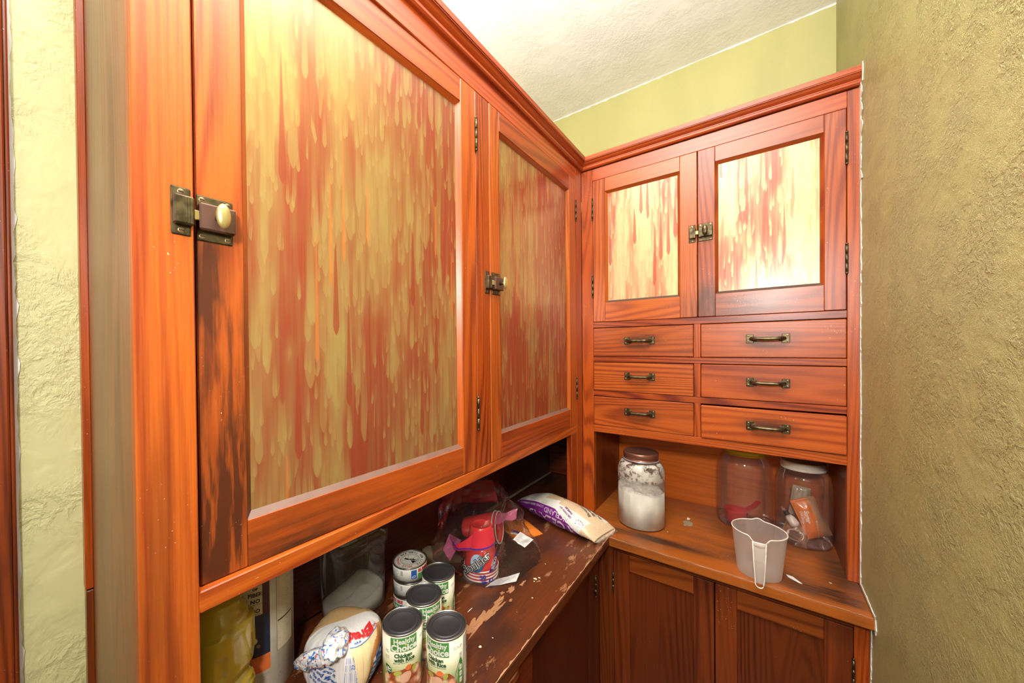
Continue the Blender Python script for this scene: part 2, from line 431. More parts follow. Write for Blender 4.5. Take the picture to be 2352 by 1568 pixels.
part('stile', (-.022, -.104, .861), (-.0006, -.0555, 1.173), WZ, ca)
part('rail', (-.022, -1.2375, 1.174), (0, -.055, 1.2012), wood('lower_rail_fir', 'y', (.56, .13, .02), (.36, .06, .01), wear=.1), ca)
part('rail', (-.022, -1.2375, 2.1275), (0, -.055, 2.19), RY, ca)
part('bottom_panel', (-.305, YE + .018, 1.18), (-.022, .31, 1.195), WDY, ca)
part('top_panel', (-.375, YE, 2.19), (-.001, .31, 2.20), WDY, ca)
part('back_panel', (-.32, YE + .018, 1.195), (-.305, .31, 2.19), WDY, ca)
def crown(parent, left):
    prof = [(0, 2.180), (.008, 2.180), (.012, 2.184), (.0125, 2.189), (.009, 2.193), (.009, 2.195), (.013, 2.197), (.017, 2.200), (.020, 2.2045), (.021, 2.206),
            (.024, 2.206), (.0245, 2.2085), (.026, 2.209), (.027, 2.221), (.026, 2.222), (0, 2.222)]
    b = B(); n = len(prof); vs = []; fs = []
    for (p, z) in prof:
        if left: vs += [(p, YE - .002, z), (p, -p, z)]
        else: vs += [(p, -p, z), (W - .001, -p, z)]
    for i in range(n):
        j = (i + 1) % n; fs.append([i * 2, j * 2, j * 2 + 1, i * 2 + 1])
    fs.append([i * 2 for i in range(n)]); fs.append([i * 2 + 1 for i in range(n)][::-1])
    b.add(vs, fs)
    return b.build('crown_moulding', RY if left else RX, parent)
crown(ca, True)
# the niche under it: wooden back wall, end board
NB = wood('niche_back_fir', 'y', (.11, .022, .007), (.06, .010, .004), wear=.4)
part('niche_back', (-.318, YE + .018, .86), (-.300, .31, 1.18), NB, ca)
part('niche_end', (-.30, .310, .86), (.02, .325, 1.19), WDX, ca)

def frame_map(side, hinge=None, ang=0., proud=0.):
    """door space (u along the wall, z up, d proud of the face) -> world"""
    def f(u, z, d):
        if side == 'L': p = Vector((d + proud, u, z))
        else: p = Vector((u, -(d + proud), z))
        if hinge is not None:
            h = Vector((0, hinge, 0)) if side == 'L' else Vector((hinge, 0, 0))
            p = Matrix.Rotation(ang, 3, 'Z') @ (p - h) + h
        return p
    return f
def fbox(b, f, u0, u1, z0, z1, d0, d1, mi=0, bev=.0015):
    bm = bmesh.new(); bmesh.ops.create_cube(bm, size=1)
    for v in bm.verts: v.co = Vector(((u0 + u1) / 2 + v.co.x * (u1 - u0), (z0 + z1) / 2 + v.co.y * (z1 - z0), (d0 + d1) / 2 + v.co.z * (d1 - d0)))
    if bev: bmesh.ops.bevel(bm, geom=bm.edges[:], offset=bev, segments=1, affect='EDGES')
    for v in bm.verts: v.co = f(*v.co)
    b.bm(bm, mi)
def door(parent, f, u0, u1, z0, z1, ou0, ou1, oz0, oz1, mz, mh, mpane, flip=False, thick=.02, glass_d=-.011, beadm=None, mould=.008):
    """frame of two stiles and two rails round a recessed painted panel with a sloping bead"""
    b = B()
    fbox(b, f, u0, ou0, z0, z1, -thick, 0, 0); fbox(b, f, ou1, u1, z0, z1, -thick, 0, 0)
    fbox(b, f, ou0 + .0002, ou1 - .0002, oz1, z1, -thick, -.0003, 1, .0008); fbox(b, f, ou0 + .0002, ou1 - .0002, z0, oz0, -thick, -.0003, 1, .0008)
    d = b.build('door', [mz, mh], parent)
    q = B(); w_ = mould
    def strip(pts, mi):  # sloping bead quad ring
        q.add([f(*p) for p in pts], [[0, 1, 2, 3]], mi)
    gd = glass_d; top = -.002
    strip([(ou0, oz0, top), (ou0 + w_, oz0 + w_, gd), (ou0 + w_, oz1 - w_, gd), (ou0, oz1, top)], 0)
    strip([(ou1, oz0, top), (ou1, oz1, top), (ou1 - w_, oz1 - w_, gd), (ou1 - w_, oz0 + w_, gd)], 0)
    strip([(ou0, oz1, top), (ou0 + w_, oz1 - w_, gd), (ou1 - w_, oz1 - w_, gd), (ou1, oz1, top)], 1)
    strip([(ou0, oz0, top), (ou1, oz0, top), (ou1 - w_, oz0 + w_, gd), (ou0 + w_, oz0 + w_, gd)], 1)
    q.m[-1] = 2; q.build('glazing_bead', [mz, mh, beadm or mh], d)
    pn = B(); fbox(pn, f, ou0 + .0005, ou1 - .0005, oz0 + .0005, oz1 - .0005, gd - .004, gd - .0002, 0, 0)
    p = pn.build('painted_panel', mpane, d)
    return d
def hinge(parent, f, u, z0, z1, r=.0033, d=.0036):
    b = B(); n = 3; L = (z1 - z0)
    for i in range(n):
        a = z0 + L * (.04 + .92 * i / n); c = z0 + L * (.04 + .92 * (i + 1) / n) - .0006
        b.tube([f(u, a, d), f(u, c, d)], r, 0, 10)
    b.sphere(f(u, z0, d), r * 1.05, 0, 8); b.sphere(f(u, z1, d), r * 1.05, 0, 8)
    b.tube([f(u, z0, d), f(u, z1, d)], r * .6, 0, 8)
    fbox(b, f, u - .0028, u + .0028, z0 + L * .05, z1 - L * .05, -.001, .0012, 0, 0)
    return b.build('hinge', METAL, parent)
def screw(b, f, u, z, d, r=.0034, mi=1):
    vs = [f(u, z, d + .0012)] + [f(u + r * math.cos(a * PI / 6), z + r * math.sin(a * PI / 6), d) for a in range(12)]
    b.add(vs, [[0, i + 1, (i + 1) % 12 + 1] for i in range(12)], mi, True)
    fbox(b, f, u - r * .75, u + r * .75, z - .0004, z + .0004, d + .0004, d + .0014, 2, 0)
def latch(parent_door, parent_frame, f, fd, uc, z, s=1, knobm=None, bodym=None):
    """turn-knob cupboard catch: body with bolt on the door, keeper on the stile. s=+1: door lies at larger u"""
    def U(x): return uc + s * x
    def bx(b, ff, x0, x1, za, zb, d0, d1, mi=0, bev=.0012): fbox(b, ff, min(U(x0), U(x1)), max(U(x0), U(x1)), z + za, z + zb, d0, d1, mi, bev)
    k = B()
    bx(k, f, -.024, -.005, -.0285, .0285, 0, .002); bx(k, f, -.0225, -.003, -.017, .017, .001, .011, 0, .0018)
    bx(k, f, -.012, -.0105, -.015, .015, .0108, .0118, 0, .0004); bx(k, f, -.009, -.0078, -.015, .015, .0108, .0118, 0, .0004)
    screw(k, f, U(-.0145), z + .0228, .002); screw(k, f, U(-.0145), z - .0228, .002)
    k.build('latch_keeper', [METAL, SCREW, BLACK], parent_frame)
    g = B()
    bx(g, fd, .003, .0425, -.0285, .0285, 0, .002)
    for su, sz in ((.009, .0228), (.0365, .0228), (.009, -.0228), (.0365, -.0228)): screw(g, fd, U(su), z + sz, .002)
    body = g.build('latch_plate', [METAL, SCREW, BLACK], parent_door)
    h = B(); bx(h, fd, .004, .0430, -.0165, .0165, .002, .013, 0, .0018); bx(h, fd, -.0045, .005, -.006, .006, .005, .010, 1, .0008)
    h.build('latch_case', [bodym or BROWNM, BRASS], parent_door)
    kn = B(); c = fd(U(.024), z, .030)
    kn.tube([fd(U(.024), z, .013), fd(U(.024), z, .020), fd(U(.024), z, .027)], [.0048, .0034, .0040], 1, 10)
    bm = bmesh.new(); bmesh.ops.create_uvsphere(bm, u_segments=18, v_segments=12, radius=1)
    for v in bm.verts: v.co = fd(U(.024) + v.co.x * .0082, z + v.co.z * .0155, .0295 + v.co.y * .0048)
    kn.bm(bm, 0, True)
    kn.build('latch_knob', [knobm or BRASS, METAL], parent_door)

PANE_L1 = streak_glass('streak_painted_panel_large', 1.3, shine=.30, rough=.24, density=-.02)
PANE_L2 = streak_glass('streak_painted_panel_narrow', 7.7, shine=.30, rough=.22, density=-.05)
PANE_B = streak_glass('streak_painted_panel_lit', 4.1, (.40, .065, .034), (.60, .48, .24), .34, .42, density=.05)  # same paint as the left panels, stronger light painted into its colours
fL = frame_map('L')
BEADW = simple('dusty_pale_bead', (.17, .09, .065), .5); BEADK = simple('dusty_dark_bead', (.08, .045, .035), .5)
ang = math.radians(1.15)
f1 = frame_map('L', -.676, -ang, .001)
D1Z = wood('handworn_door_stile_fir', 'z', (.52, .11, .018), (.26, .04, .008), wear=.35, ring=14, worncol=(.075, .015, .005),
           stains=((.0, -.555, .26, .1, .06, .26, .95), (.0, -.565, .08, .1, .06, .16, .8), (0, -.575, .42, .1, .045, .10, .8)))
D1Y = wood('handworn_bottom_rail_fir', 'y', (.46, .09, .015), (.24, .038, .007), wear=.4, ring=12, stains=((0, -.45, .03, .1, .2, .07, .8), (0, -.1, .03, .1, .15, .03, .5)))
d1 = door(ca, f1, -1.2335, -.6765, 1.2025, 2.1265, -1.180, -.7295, 1.266, 2.072, D1Z, D1Y, PANE_L1, thick=.022, beadm=BEADW)
tag(d1, 'large left door standing slightly proud, its latch stile darkened by hands')

f2 = frame_map('L', None, 0, .0015)
D2Z = wood('rubbed_door_stile_fir', 'z', (.52, .12, .02), (.28, .045, .008), wear=.25, stains=((0, .04, .2, .1, .05, .25, .25),))
D2Y = wood('scratched_bottom_rail_fir', 'y', (.42, .075, .014), (.24, .034, .007), wear=.3, bare=.6, ring=12)
d2 = door(ca, f2, -.6185, -.0625, 1.2025, 2.1265, -.5725, -.1195, 1.2685, 2.0745, D2Z, D2Y, PANE_L2, beadm=BEADW)
tag(d2, 'second tall door beside the corner, scratched pale under its panel')
for z0, z1 in ((1.981, 2.0587), (1.299, 1.3773)): hinge(d1, fL, -.6755, z0, z1)
for z0, z1 in ((1.976, 2.052), (1.304, 1.381)): hinge(d2, fL, -.0615, z0, z1)
st = [o for o in ca.children if o.name.startswith('stile')]
latch(d1, st[0], fL, f1, -1.2360, 1.6660, 1)
latch(d2, st[1], fL, f2, -.6170, 1.6655, 1)

# ---------------------------------------------------------------- built-in cupboard with drawers, back
cb_ = empty('drawer_cupboard', (.39, 0, 1.172), 'varnished corner cupboard at the back with two small doors over six drawers', 'cupboard')
fB = frame_map('B')
def bp(name, u0, u1, z0, z1, m, d0=-.022, d1=0., parent=cb_, bev=.0012, f=fB):
    b = B(); fbox(b, f, u0, u1, z0, z1, d0, d1, 0, bev); return b.build(name, m, parent)
bp('stile', .0005, .0445, .861, 2.1785, WZ); bp('stile', .7376, W - .0012, .861, 2.1785, wood('knotty_stile_fir', 'z', (.50, .105, .02), (.27, .042, .008), wear=.3, ring=20, speck=1.))
bp('rail', .0445, .7376, 2.1325, 2.1785, RX)
bp('rail', .0445, .7376, 1.5705, 1.5920, WX)
bp('rail', .0445, .7376, 1.4405, 1.4610, WX)
bp('rail', .0445, .7376, 1.3108, 1.3310, WX)
bp('rail', .0445, .7376, 1.1722, 1.1992, wood('apron_fir', 'x', (.55, .125, .02), (.33, .052, .009), wear=.2, speck=1.))
for a, c in ((1.1992, 1.3108), (1.331, 1.4405), (1.461, 1.5705)): bp('mullion', .3798, .3988, a, c, WZ)
crown(cb_, False)
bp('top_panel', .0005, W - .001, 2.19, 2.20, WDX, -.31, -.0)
NBX = wood('lit_niche_back_fir', 'x', (.80, .20, .024), (.56, .11, .013), wear=.03, ring=22, gr=.35)  # brighter copy of the niche fir, light painted into its colour
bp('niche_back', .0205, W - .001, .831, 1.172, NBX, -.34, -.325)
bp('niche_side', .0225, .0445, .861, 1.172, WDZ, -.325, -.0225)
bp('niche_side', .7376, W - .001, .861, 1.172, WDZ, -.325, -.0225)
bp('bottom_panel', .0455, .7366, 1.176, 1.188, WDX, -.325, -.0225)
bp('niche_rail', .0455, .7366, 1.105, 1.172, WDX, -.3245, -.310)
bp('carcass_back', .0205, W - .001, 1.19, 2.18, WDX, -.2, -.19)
fb = frame_map('B', None, 0, .0012)
BD1Z = wood('back_door_stile_fir', 'z', (.52, .125, .022), (.30, .05, .01), wear=.1, ring=34, stains=((-.02, 0, .45, .05, .1, .08, .6),))
BD2Z = wood('back_door_darkened_fir', 'z', (.46, .10, .02), (.28, .045, .01), wear=.25, ring=24, stains=((.03, 0, .45, .06, .1, .10, .85),))
BD1X = wood('back_door_rail_fir', 'x', (.52, .125, .022), (.32, .055, .01), wear=.1, ring=20)
BD2X = wood('back_door_rail_darkened_fir', 'x', (.42, .09, .02), (.27, .045, .01), wear=.3, stains=((.1, 0, .44, .2, .1, .05, .6),))
db1 = door(cb_, fb, .0460, .3905, 1.5930, 2.1318, .0915, .3405, 1.6645, 2.0830, BD1Z, BD1X, PANE_B, beadm=BEADK)
db2 = door(cb_, fb, .3925, .7361, 1.5930, 2.1318, .4400, .6925, 1.6640, 2.0835, BD2Z, BD2X, PANE_B, beadm=BEADK)
for z0, z1 in ((1.984, 2.064), (1.690, 1.770)): hinge(db1, fB, .0450, z0, z1)
for z0, z1 in ((1.983, 2.067), (1.691, 1.769)): hinge(db2, fB, .7366, z0, z1)
latch(db2, db1, fb, fb, .3910, 1.8655, 1, METAL, METAL)

def pull(parent, f, uc, z, wd=.1024):
    b = B(); h = wd / 2
    for s in (-1, 1):
        a, c = sorted((uc + s * h, uc + s * (h - .0185)))
        fbox(b, f, a, c, z - .0135, z + .0135, 0, .0028, 0, .0012)
        fbox(b, f, min(uc + s * (h - .014), uc + s * (h - .026)), max(uc + s * (h - .014), uc + s * (h - .026)), z - .0065, z + .0065, 0, .004, 0, .001)
        screw(b, f, uc + s * (h - .0055), z + .008, .0028, .0026, 1); screw(b, f, uc + s * (h - .0055), z - .008, .0028, .0026, 1)
    n = 14; pts = []; rs = []
    for i in range(n + 1):
        t = i / n; u = uc - (h - .013) + 2 * (h - .013) * t
        e = min(t, 1 - t); d = .004 + .019 * min(1, (e / .16)) ** .7
        pts.append(f(u, z - .0012 * math.sin(PI * t), d)); rs.append(.0042 + .0012 * math.sin(PI * t) if .1 < t < .9 else .0058)
    b.tube(pts, rs, 0, 10)
    return b.build('handle', [METAL, SCREW, BLACK], parent)
rows = ((1.4610, 1.5705), (1.3310, 1.4405), (1.1992, 1.3108))
hz = (1.5190, 1.3905, 1.2610)
for ri, (z0, z1) in enumerate(rows):
    for ci, (u0, u1, uc) in enumerate(((.0445, .3798, .2108), (.3988, .7376, .5695))):
        pr = (.001, .0015, .001, .0015, .0012, .006)[ri * 2 + ci]
        f = frame_map('B', None, 0, pr)
        pal = [((.48, .11, .02), (.26, .045, .009)), ((.46, .10, .022), (.28, .05, .012)), ((.56, .14, .022), (.34, .06, .010)),
               ((.48, .10, .022), (.29, .047, .010)), ((.50, .11, .02), (.28, .047, .009)), ((.54, .12, .02), (.38, .06, .010))][ri * 2 + ci]
        mt = wood('drawer_front_fir', 'x', pal[0], pal[1], wear=.2, ring=(14, 20, 30, 18, 22, 8)[ri * 2 + ci], speck=(.3, 1., .3, 1., .3, 1.)[ri * 2 + ci],
                  stains=((uc - .39, 0, hz[ri] - 1.172 - .002, .09, .1, .036, .85 if ri != 1 else .35),))
        b = B(); fbox(b, f, u0 + .0012, u1 - .0012, z0 + .0014, z1 - .0012 - (.0035 if ri == 2 and ci else .001), -.02, 0, 0, .0018)
        dr = b.build('drawer', mt, cb_)
        dr['label'] = ('upper left', 'upper right', 'middle left', 'middle right', 'lower left', 'lower right')[ri * 2 + ci] + ' drawer front with a dark bronze pull'
        pull(dr, f, uc, hz[ri] + (.0, -.003)[ci] * (ri == 1) - (.005 if ci and ri == 2 else 0))

# ---------------------------------------------------------------- counters
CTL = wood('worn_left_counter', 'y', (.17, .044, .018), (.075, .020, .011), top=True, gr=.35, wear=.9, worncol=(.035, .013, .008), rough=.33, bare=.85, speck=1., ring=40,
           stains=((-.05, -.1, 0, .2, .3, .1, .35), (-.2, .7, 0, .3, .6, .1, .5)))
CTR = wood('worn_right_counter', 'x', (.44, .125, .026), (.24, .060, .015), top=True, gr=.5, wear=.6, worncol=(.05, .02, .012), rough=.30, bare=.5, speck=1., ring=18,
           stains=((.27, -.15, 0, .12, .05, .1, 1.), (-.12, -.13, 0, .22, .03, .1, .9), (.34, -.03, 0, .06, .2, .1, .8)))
def plank(name, poly, z0, z1, m, label, loc):
    bm = bmesh.new(); vs = [bm.verts.new((x, y, z0)) for x, y in poly]; fc = bm.faces.new(vs)
    r = bmesh.ops.extrude_face_region(bm, geom=[fc])
    for v in r['geom']:
        if isinstance(v, bmesh.types.BMVert): v.co.z = z1
    bmesh.ops.bevel(bm, geom=[e for e in bm.edges if abs(e.verts[0].co.z - e.verts[1].co.z) < 1e-6], offset=.0035, segments=3, affect='EDGES')
    b = B(); b.bm(bm); o = b.build(name, m, None, loc); return tag(o, label, 'countertop')
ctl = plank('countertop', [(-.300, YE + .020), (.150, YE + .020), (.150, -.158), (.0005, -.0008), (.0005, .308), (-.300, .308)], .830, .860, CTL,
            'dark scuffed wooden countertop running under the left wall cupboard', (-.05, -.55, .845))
ctr = plank('countertop', [(.1512, -.156), (W - .001, -.156), (W - .001, .323), (.0015, .323), (.0015, -.0002)], .830, .860, CTR,
            'orange-brown wooden countertop under the six drawers at the back', (.39, .05, .845))
# torn pale lining left on the left counter, paint flakes
LIN = simple('torn_pale_lining', (.33, .26, .16), .6)
def flat(name, pts, z, m, parent, th=.0004):
    b = B(); b.prism(pts, lambda u, v, d: (u, v, z + d), 0, th); return b.build(name, m, parent)
def blob(cx, cy, rx, ry, n=26, seed=0, k=.45):
    out = []
    for i in range(n):
        a = 2 * PI * i / n; q = 1 + min(1., k) * MN.noise(Vector((math.cos(a) * 1.7, math.sin(a) * 1.7, seed)))+ k * .6 * MN.noise(Vector((math.cos(a) * 5, math.sin(a) * 5, seed)))
        q = max(.25, q)
        out.append((cx + rx * q * math.cos(a), cy + ry * q * math.sin(a)))
    return out
flat('lining_patch', blob(-.235, -.572, .065, .055, 40, 2), .8601, LIN, ctl)
flat('lining_patch', blob(-.205, -.640, .03, .025, 30, 5), .8603, LIN, ctl)
flat('lining_patch', [(-.2995, -.30), (-.284, -.30), (-.285, -.02), (-.2995, -.02)], .8601, LIN, ctl)
flat('lining_patch', [(-.2995, -.016), (-.287, -.014), (-.287, .307), (-.2995, .307)], .8601, LIN, ctl)
BAREW = simple('bare_wood_scar', (.40, .19, .085), .55)
for i, (x, y, rx, ry) in enumerate(((.032, -.700, .011, .050), (.026, -.625, .006, .016), (.040, -.66, .005, .03), (.028, -.575, .006, .016), (.018, -.60, .004, .007),
                                    (.07, -.50, .003, .006), (.04, -.535, .004, .009), (.022, -.74, .012, .02), (.05, -.61, .003, .006))):
    flat('bare_scar', blob(x, y, rx, ry, 44, i * 3.1, 1.1), .8601 + i * .00008, BAREW, ctl, .0003)
FLAKE = simple('cream_paint_flake', (.80, .72, .56), .6)
for i, (x, y, rx, ry) in enumerate(((.0596, -.4977, .006, .003), (.066, -.487, .003, .002), (.062, -.51, .002, .002), (.09, -.57, .002, .002), (.05, -.42, .002, .001),
                                    (.075, -.77, .003, .003), (.083, -.735, .002, .001), (.0, -.55, .0015, .0015), (.045, -.83, .002, .006), (-.01, -.70, .001, .008))):
    flat('paint_flake', blob(x, y, rx, ry, 12, i * 2.3, .6), .8610 + i * .0001, FLAKE, ctl, .0006)
for i, (x, y, rx, ry) in enumerate(((.345, .105, .013, .028), (.342, .15, .005, .010), (.52, -.1, .002, .002), (.30, .0, .002, .003), (.70, -.04, .003, .0015), (.60, .03, .0015, .001))):
    flat('paint_flake', blob(x, y, rx, ry, 22, i * 2.3 + 9, .6), .8602, FLAKE if i else LIN, ctr, .0005)
# ragged worn nosing on both counters
NOSE = simple('chipped_pale_nosing', (.46, .24, .12), .55)
ragged('worn_nosing', lambda t, s, d: (.1495 - s, t, .8597 + d * .4), -1.2, -.16, .0022, 1.6, ctl, 260, .0012, NOSE, 21)
ragged('worn_nosing', lambda t, s, d: (t, -.1555 + s, .8597 + d * .4), .153, W - .002, .0018, 1.6, ctr, 200, .0012, NOSE, 25)
sl = B(); sl.prism([(.608, -.062), (.622, -.066), (.640, -.098), (.634, -.096), (.612, -.075)], lambda u, v, d: (u, v, .8602 + d + .004 * max(0, (u - .62)) / .02), 0, .0006)
o = sl.build('paper_scrap', simple('white_scrap', (.85, .84, .80), .6), None, (.62, -.08, .86)); tag(o, 'slim white paper scrap on the counter right of the measuring cup', 'scrap')

# ---------------------------------------------------------------- base cupboards
bb = empty('base_cupboard', (.45, -.11, 0), 'dark varnished base cupboard at the back with two panelled doors under the counter', 'cupboard')
YLOW = -.11
def lowmap(proud): return lambda u, z, d: Vector((u, YLOW - d - proud, z))
fl = lowmap(0)
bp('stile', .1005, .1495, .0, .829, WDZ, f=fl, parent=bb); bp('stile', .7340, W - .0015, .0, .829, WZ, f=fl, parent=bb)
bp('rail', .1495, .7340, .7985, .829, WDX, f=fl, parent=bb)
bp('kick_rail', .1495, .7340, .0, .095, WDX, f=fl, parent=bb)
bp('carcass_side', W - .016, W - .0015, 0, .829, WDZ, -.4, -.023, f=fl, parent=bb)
def low_door(parent, f, u0, u1, z0, z1, s, rail, mz, mx, mp, lab, drop=.003):
    b = B(); T = -.02
    fbox(b, f, u0, u0 + s, z0, z1, T, 0, 0); fbox(b, f, u1 - s, u1, z0, z1, T, 0, 0)
    fbox(b, f, u0 + s + .0002, u1 - s - .0002, z1 - rail, z1, T, -.0003, 1, .0008); fbox(b, f, u0 + s + .0002, u1 - s - .0002, z0, z0 + rail, T, -.0003, 1, .0008)
    d = b.build('door', [mz, mx], parent); d['label'] = lab
    p = B(); fbox(p, f, u0 + s - .002, u1 - s + .002, z0 + rail - .002, z1 - rail + .002, T + .004, -.008, 0, 0); p.build('panel', mp, d)
    return d
LZc = wood('base_door_stile_fir', 'z', (.25, .050, .012), (.12, .020, .006), wear=.7, ring=12)
LXc = wood('base_door_rail_fir', 'x', (.34, .080, .016), (.18, .034, .008), wear=.25, ring=14)
da = low_door(bb, lowmap(.0015), .1508, .4425, .10, .7965, .0525, .054, LZc, LXc, PANL, 'left door of the base cupboard, flame-grained panel')
dB = low_door(bb, lowmap(.0015), .4455, .7325, .10, .7965, .0525, .054, LZc, LXc, PANL, 'right door of the base cupboard')
for z0, z1 in ((.655, .726), (.16, .23)): hinge(da, fl, .1500, z0, z1, .0032)
for z0, z1 in ((.650, .722), (.16, .23)): hinge(dB, fl, .7332, z0, z1, .0032)
# base cupboard under the left counter
lb = empty('base_cupboard', (.10, -.7, 0), 'dark varnished base cupboard under the left counter, mostly in shadow', 'cupboard')
def lm(u, z, d): return Vector((.10 + d, u, z))
bp('stile', -.152, -.1115, .0, .829, WDZ, f=lm, parent=lb)
bp('rail', -1.27, -.152, .800, .829, WDY, f=lm, parent=lb)
bp('kick_rail', -1.27, -.152, 0, .095, WDY, f=lm, parent=lb)
bp('stile', -1.27, -1.24, .095, .800, WDZ, f=lm, parent=lb)
SHZ = wood('shaded_door_fir', 'z', (.12, .022, .007), (.06, .010, .004), wear=.3)  # dark-stained fir, deepened by shade painted into the colour
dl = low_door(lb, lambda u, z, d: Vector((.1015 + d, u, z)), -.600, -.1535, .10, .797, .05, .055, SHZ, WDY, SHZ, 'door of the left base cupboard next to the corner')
for z0, z1 in ((.640, .712), (.16, .23)): hinge(dl, lm, -.1528, z0, z1, .0032)
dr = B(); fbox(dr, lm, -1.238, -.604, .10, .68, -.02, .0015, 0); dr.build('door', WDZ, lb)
drw = B(); fbox(drw, lm, -1.238, -.604, .684, .797, -.02, .010, 0, .004); drw = drw.build('drawer', wood('shaded_drawer_fir', 'y', (.30, .05, .012), (.16, .024, .006), wear=.3), lb)  # drawer fir darkened with painted-in shade
# chipped pull-out board below the left counter's edge
pb = []
for i in range(13):
    a = PI / 2 * i / 12; pb.append((.108 + .036 * math.sin(a), -.735 + .035 * math.cos(a)))
pb = pb + [(.144, -1.18), (.108, -1.18)]
b = B(); b.prism([(p[0], p[1]) for p in pb], lambda u, v, d: (u, v, .800 + d), 0, .0205)
pbd = b.build('pull_out_board', wood('chipped_board_fir', 'y', (.46, .12, .03), (.25, .05, .015), wear=.4, bare=.5), lb); pbd['label'] = 'rounded end of a pull-out board with chipped pale edge'
ragged('worn_nosing', lambda t, s, d: (.1442 + d * .3, t, .8195 - s), -1.17, -.735, .004, 1.5, lb, 90, .0015, NOSE, 31)
# ================================================================ things on the counters
ZT = .8603
LIDM = NT('dark_coated_can_lid'); LIDM.P(Base_Color=(.055, .052, .055), Metallic=.55, Roughness=.42); LIDM.bump(LIDM.noise(LIDM.obj(), 120, 3), .15, .0005); LIDM = LIDM.m
STEEL = simple('tin_steel', (.46, .44, .40), .28, .95)
CREAM = NT('soup_label_paper'); _v = CREAM.add('ShaderNodeTexCoord').outputs['Object']
_s = CREAM.add('ShaderNodeSeparateXYZ'); CREAM.l.new(_v, _s.inputs[0])
CREAM.P(Base_Color=CREAM.mix(CREAM.ss(_s.outputs[2], .085, .03), (.80, .76, .62), (.52, .62, .22)), Roughness=.32, Coat_Weight=.3); CREAM = CREAM.m
FOOD = NT('soup_photo_print'); _v = FOOD.obj(False); _vo = FOOD.add('ShaderNodeTexVoronoi'); FOOD.l.new(FOOD.mapping(_v, (1, 1, 1)), _vo.inputs['Vector']); _vo.inputs['Scale'].default_value = 68
_cr = FOOD.add('ShaderNodeValToRGB'); _sc = FOOD.add('ShaderNodeSeparateXYZ'); FOOD.l.new(_vo.outputs['Color'], _sc.inputs[0]); FOOD.l.new(_sc.outputs[0], _cr.inputs[0]); _cr.color_ramp.interpolation = 'CONSTANT'
for _i, (_p, _c) in enumerate(((0, (.78, .16, .03, 1)), (.28, (.72, .42, .26, 1)), (.52, (.80, .55, .38, 1)), (.68, (.42, .44, .08, 1)), (.82, (.75, .22, .06, 1)))):
    _e = _cr.color_ramp.elements[_i] if _i < 2 else _cr.color_ramp.elements.new(_p)
    _e.position = _p; _e.color = _c
_n = FOOD.noise(_v, 160, 4, .6)
FOOD.P(Base_Color=FOOD.mix(FOOD.ss(_vo.outputs['Distance'], .25, .75), FOOD.mix(FOOD.ss(_n, .3, .7), _cr.outputs[0], (.90, .66, .48)), (.30, .07, .02)), Roughness=.35); FOOD = FOOD.m
GRN = simple('green_print', (.085, .30, .065), .35); DKG = simple('dark_green_print', (.02, .10, .03), .4)
ORG = simple('carrot_orange_print', (.85, .20, .05), .4); PNK = simple('chicken_print', (.72, .42, .28), .4)
CEL = simple('celery_print', (.42, .46, .08), .4); BRTH = simple('broth_print', (.50, .14, .035), .4)
GRY = simple('grey_print', (.35, .35, .33), .4); YEL = simple('yellow_print', (.85, .62, .05), .4)
RED = simple('red_print', (.62, .03, .03), .4); BLU = simple('blue_print', (.03, .12, .45), .4)
R_, H_ = .0381, .1127
def can_lid(b, c, zt, r, inner=.030, mi=0, mj=1):
    b.lathe([(r - .0012, zt - .004), (r + .0002, zt - .003), (r + .0006, zt - .0006), (r, zt), (r - .0012, zt), (r - .002, zt - .0012)], c, 56, mj)
    b.lathe([(r - .002, zt - .0012), (r - .0025, zt - .0036), (r - .004, zt - .0037), (r - .0048, zt - .0028), (r - .007, zt - .0026), (r - .008, zt - .0034),
             (r - .0095, zt - .0034), (r - .0105, zt - .0024), (r - .0125, zt - .0024), (r - .0135, zt - .0032), (.006, zt - .0032), (0, zt - .0032)], c, 56, mi)
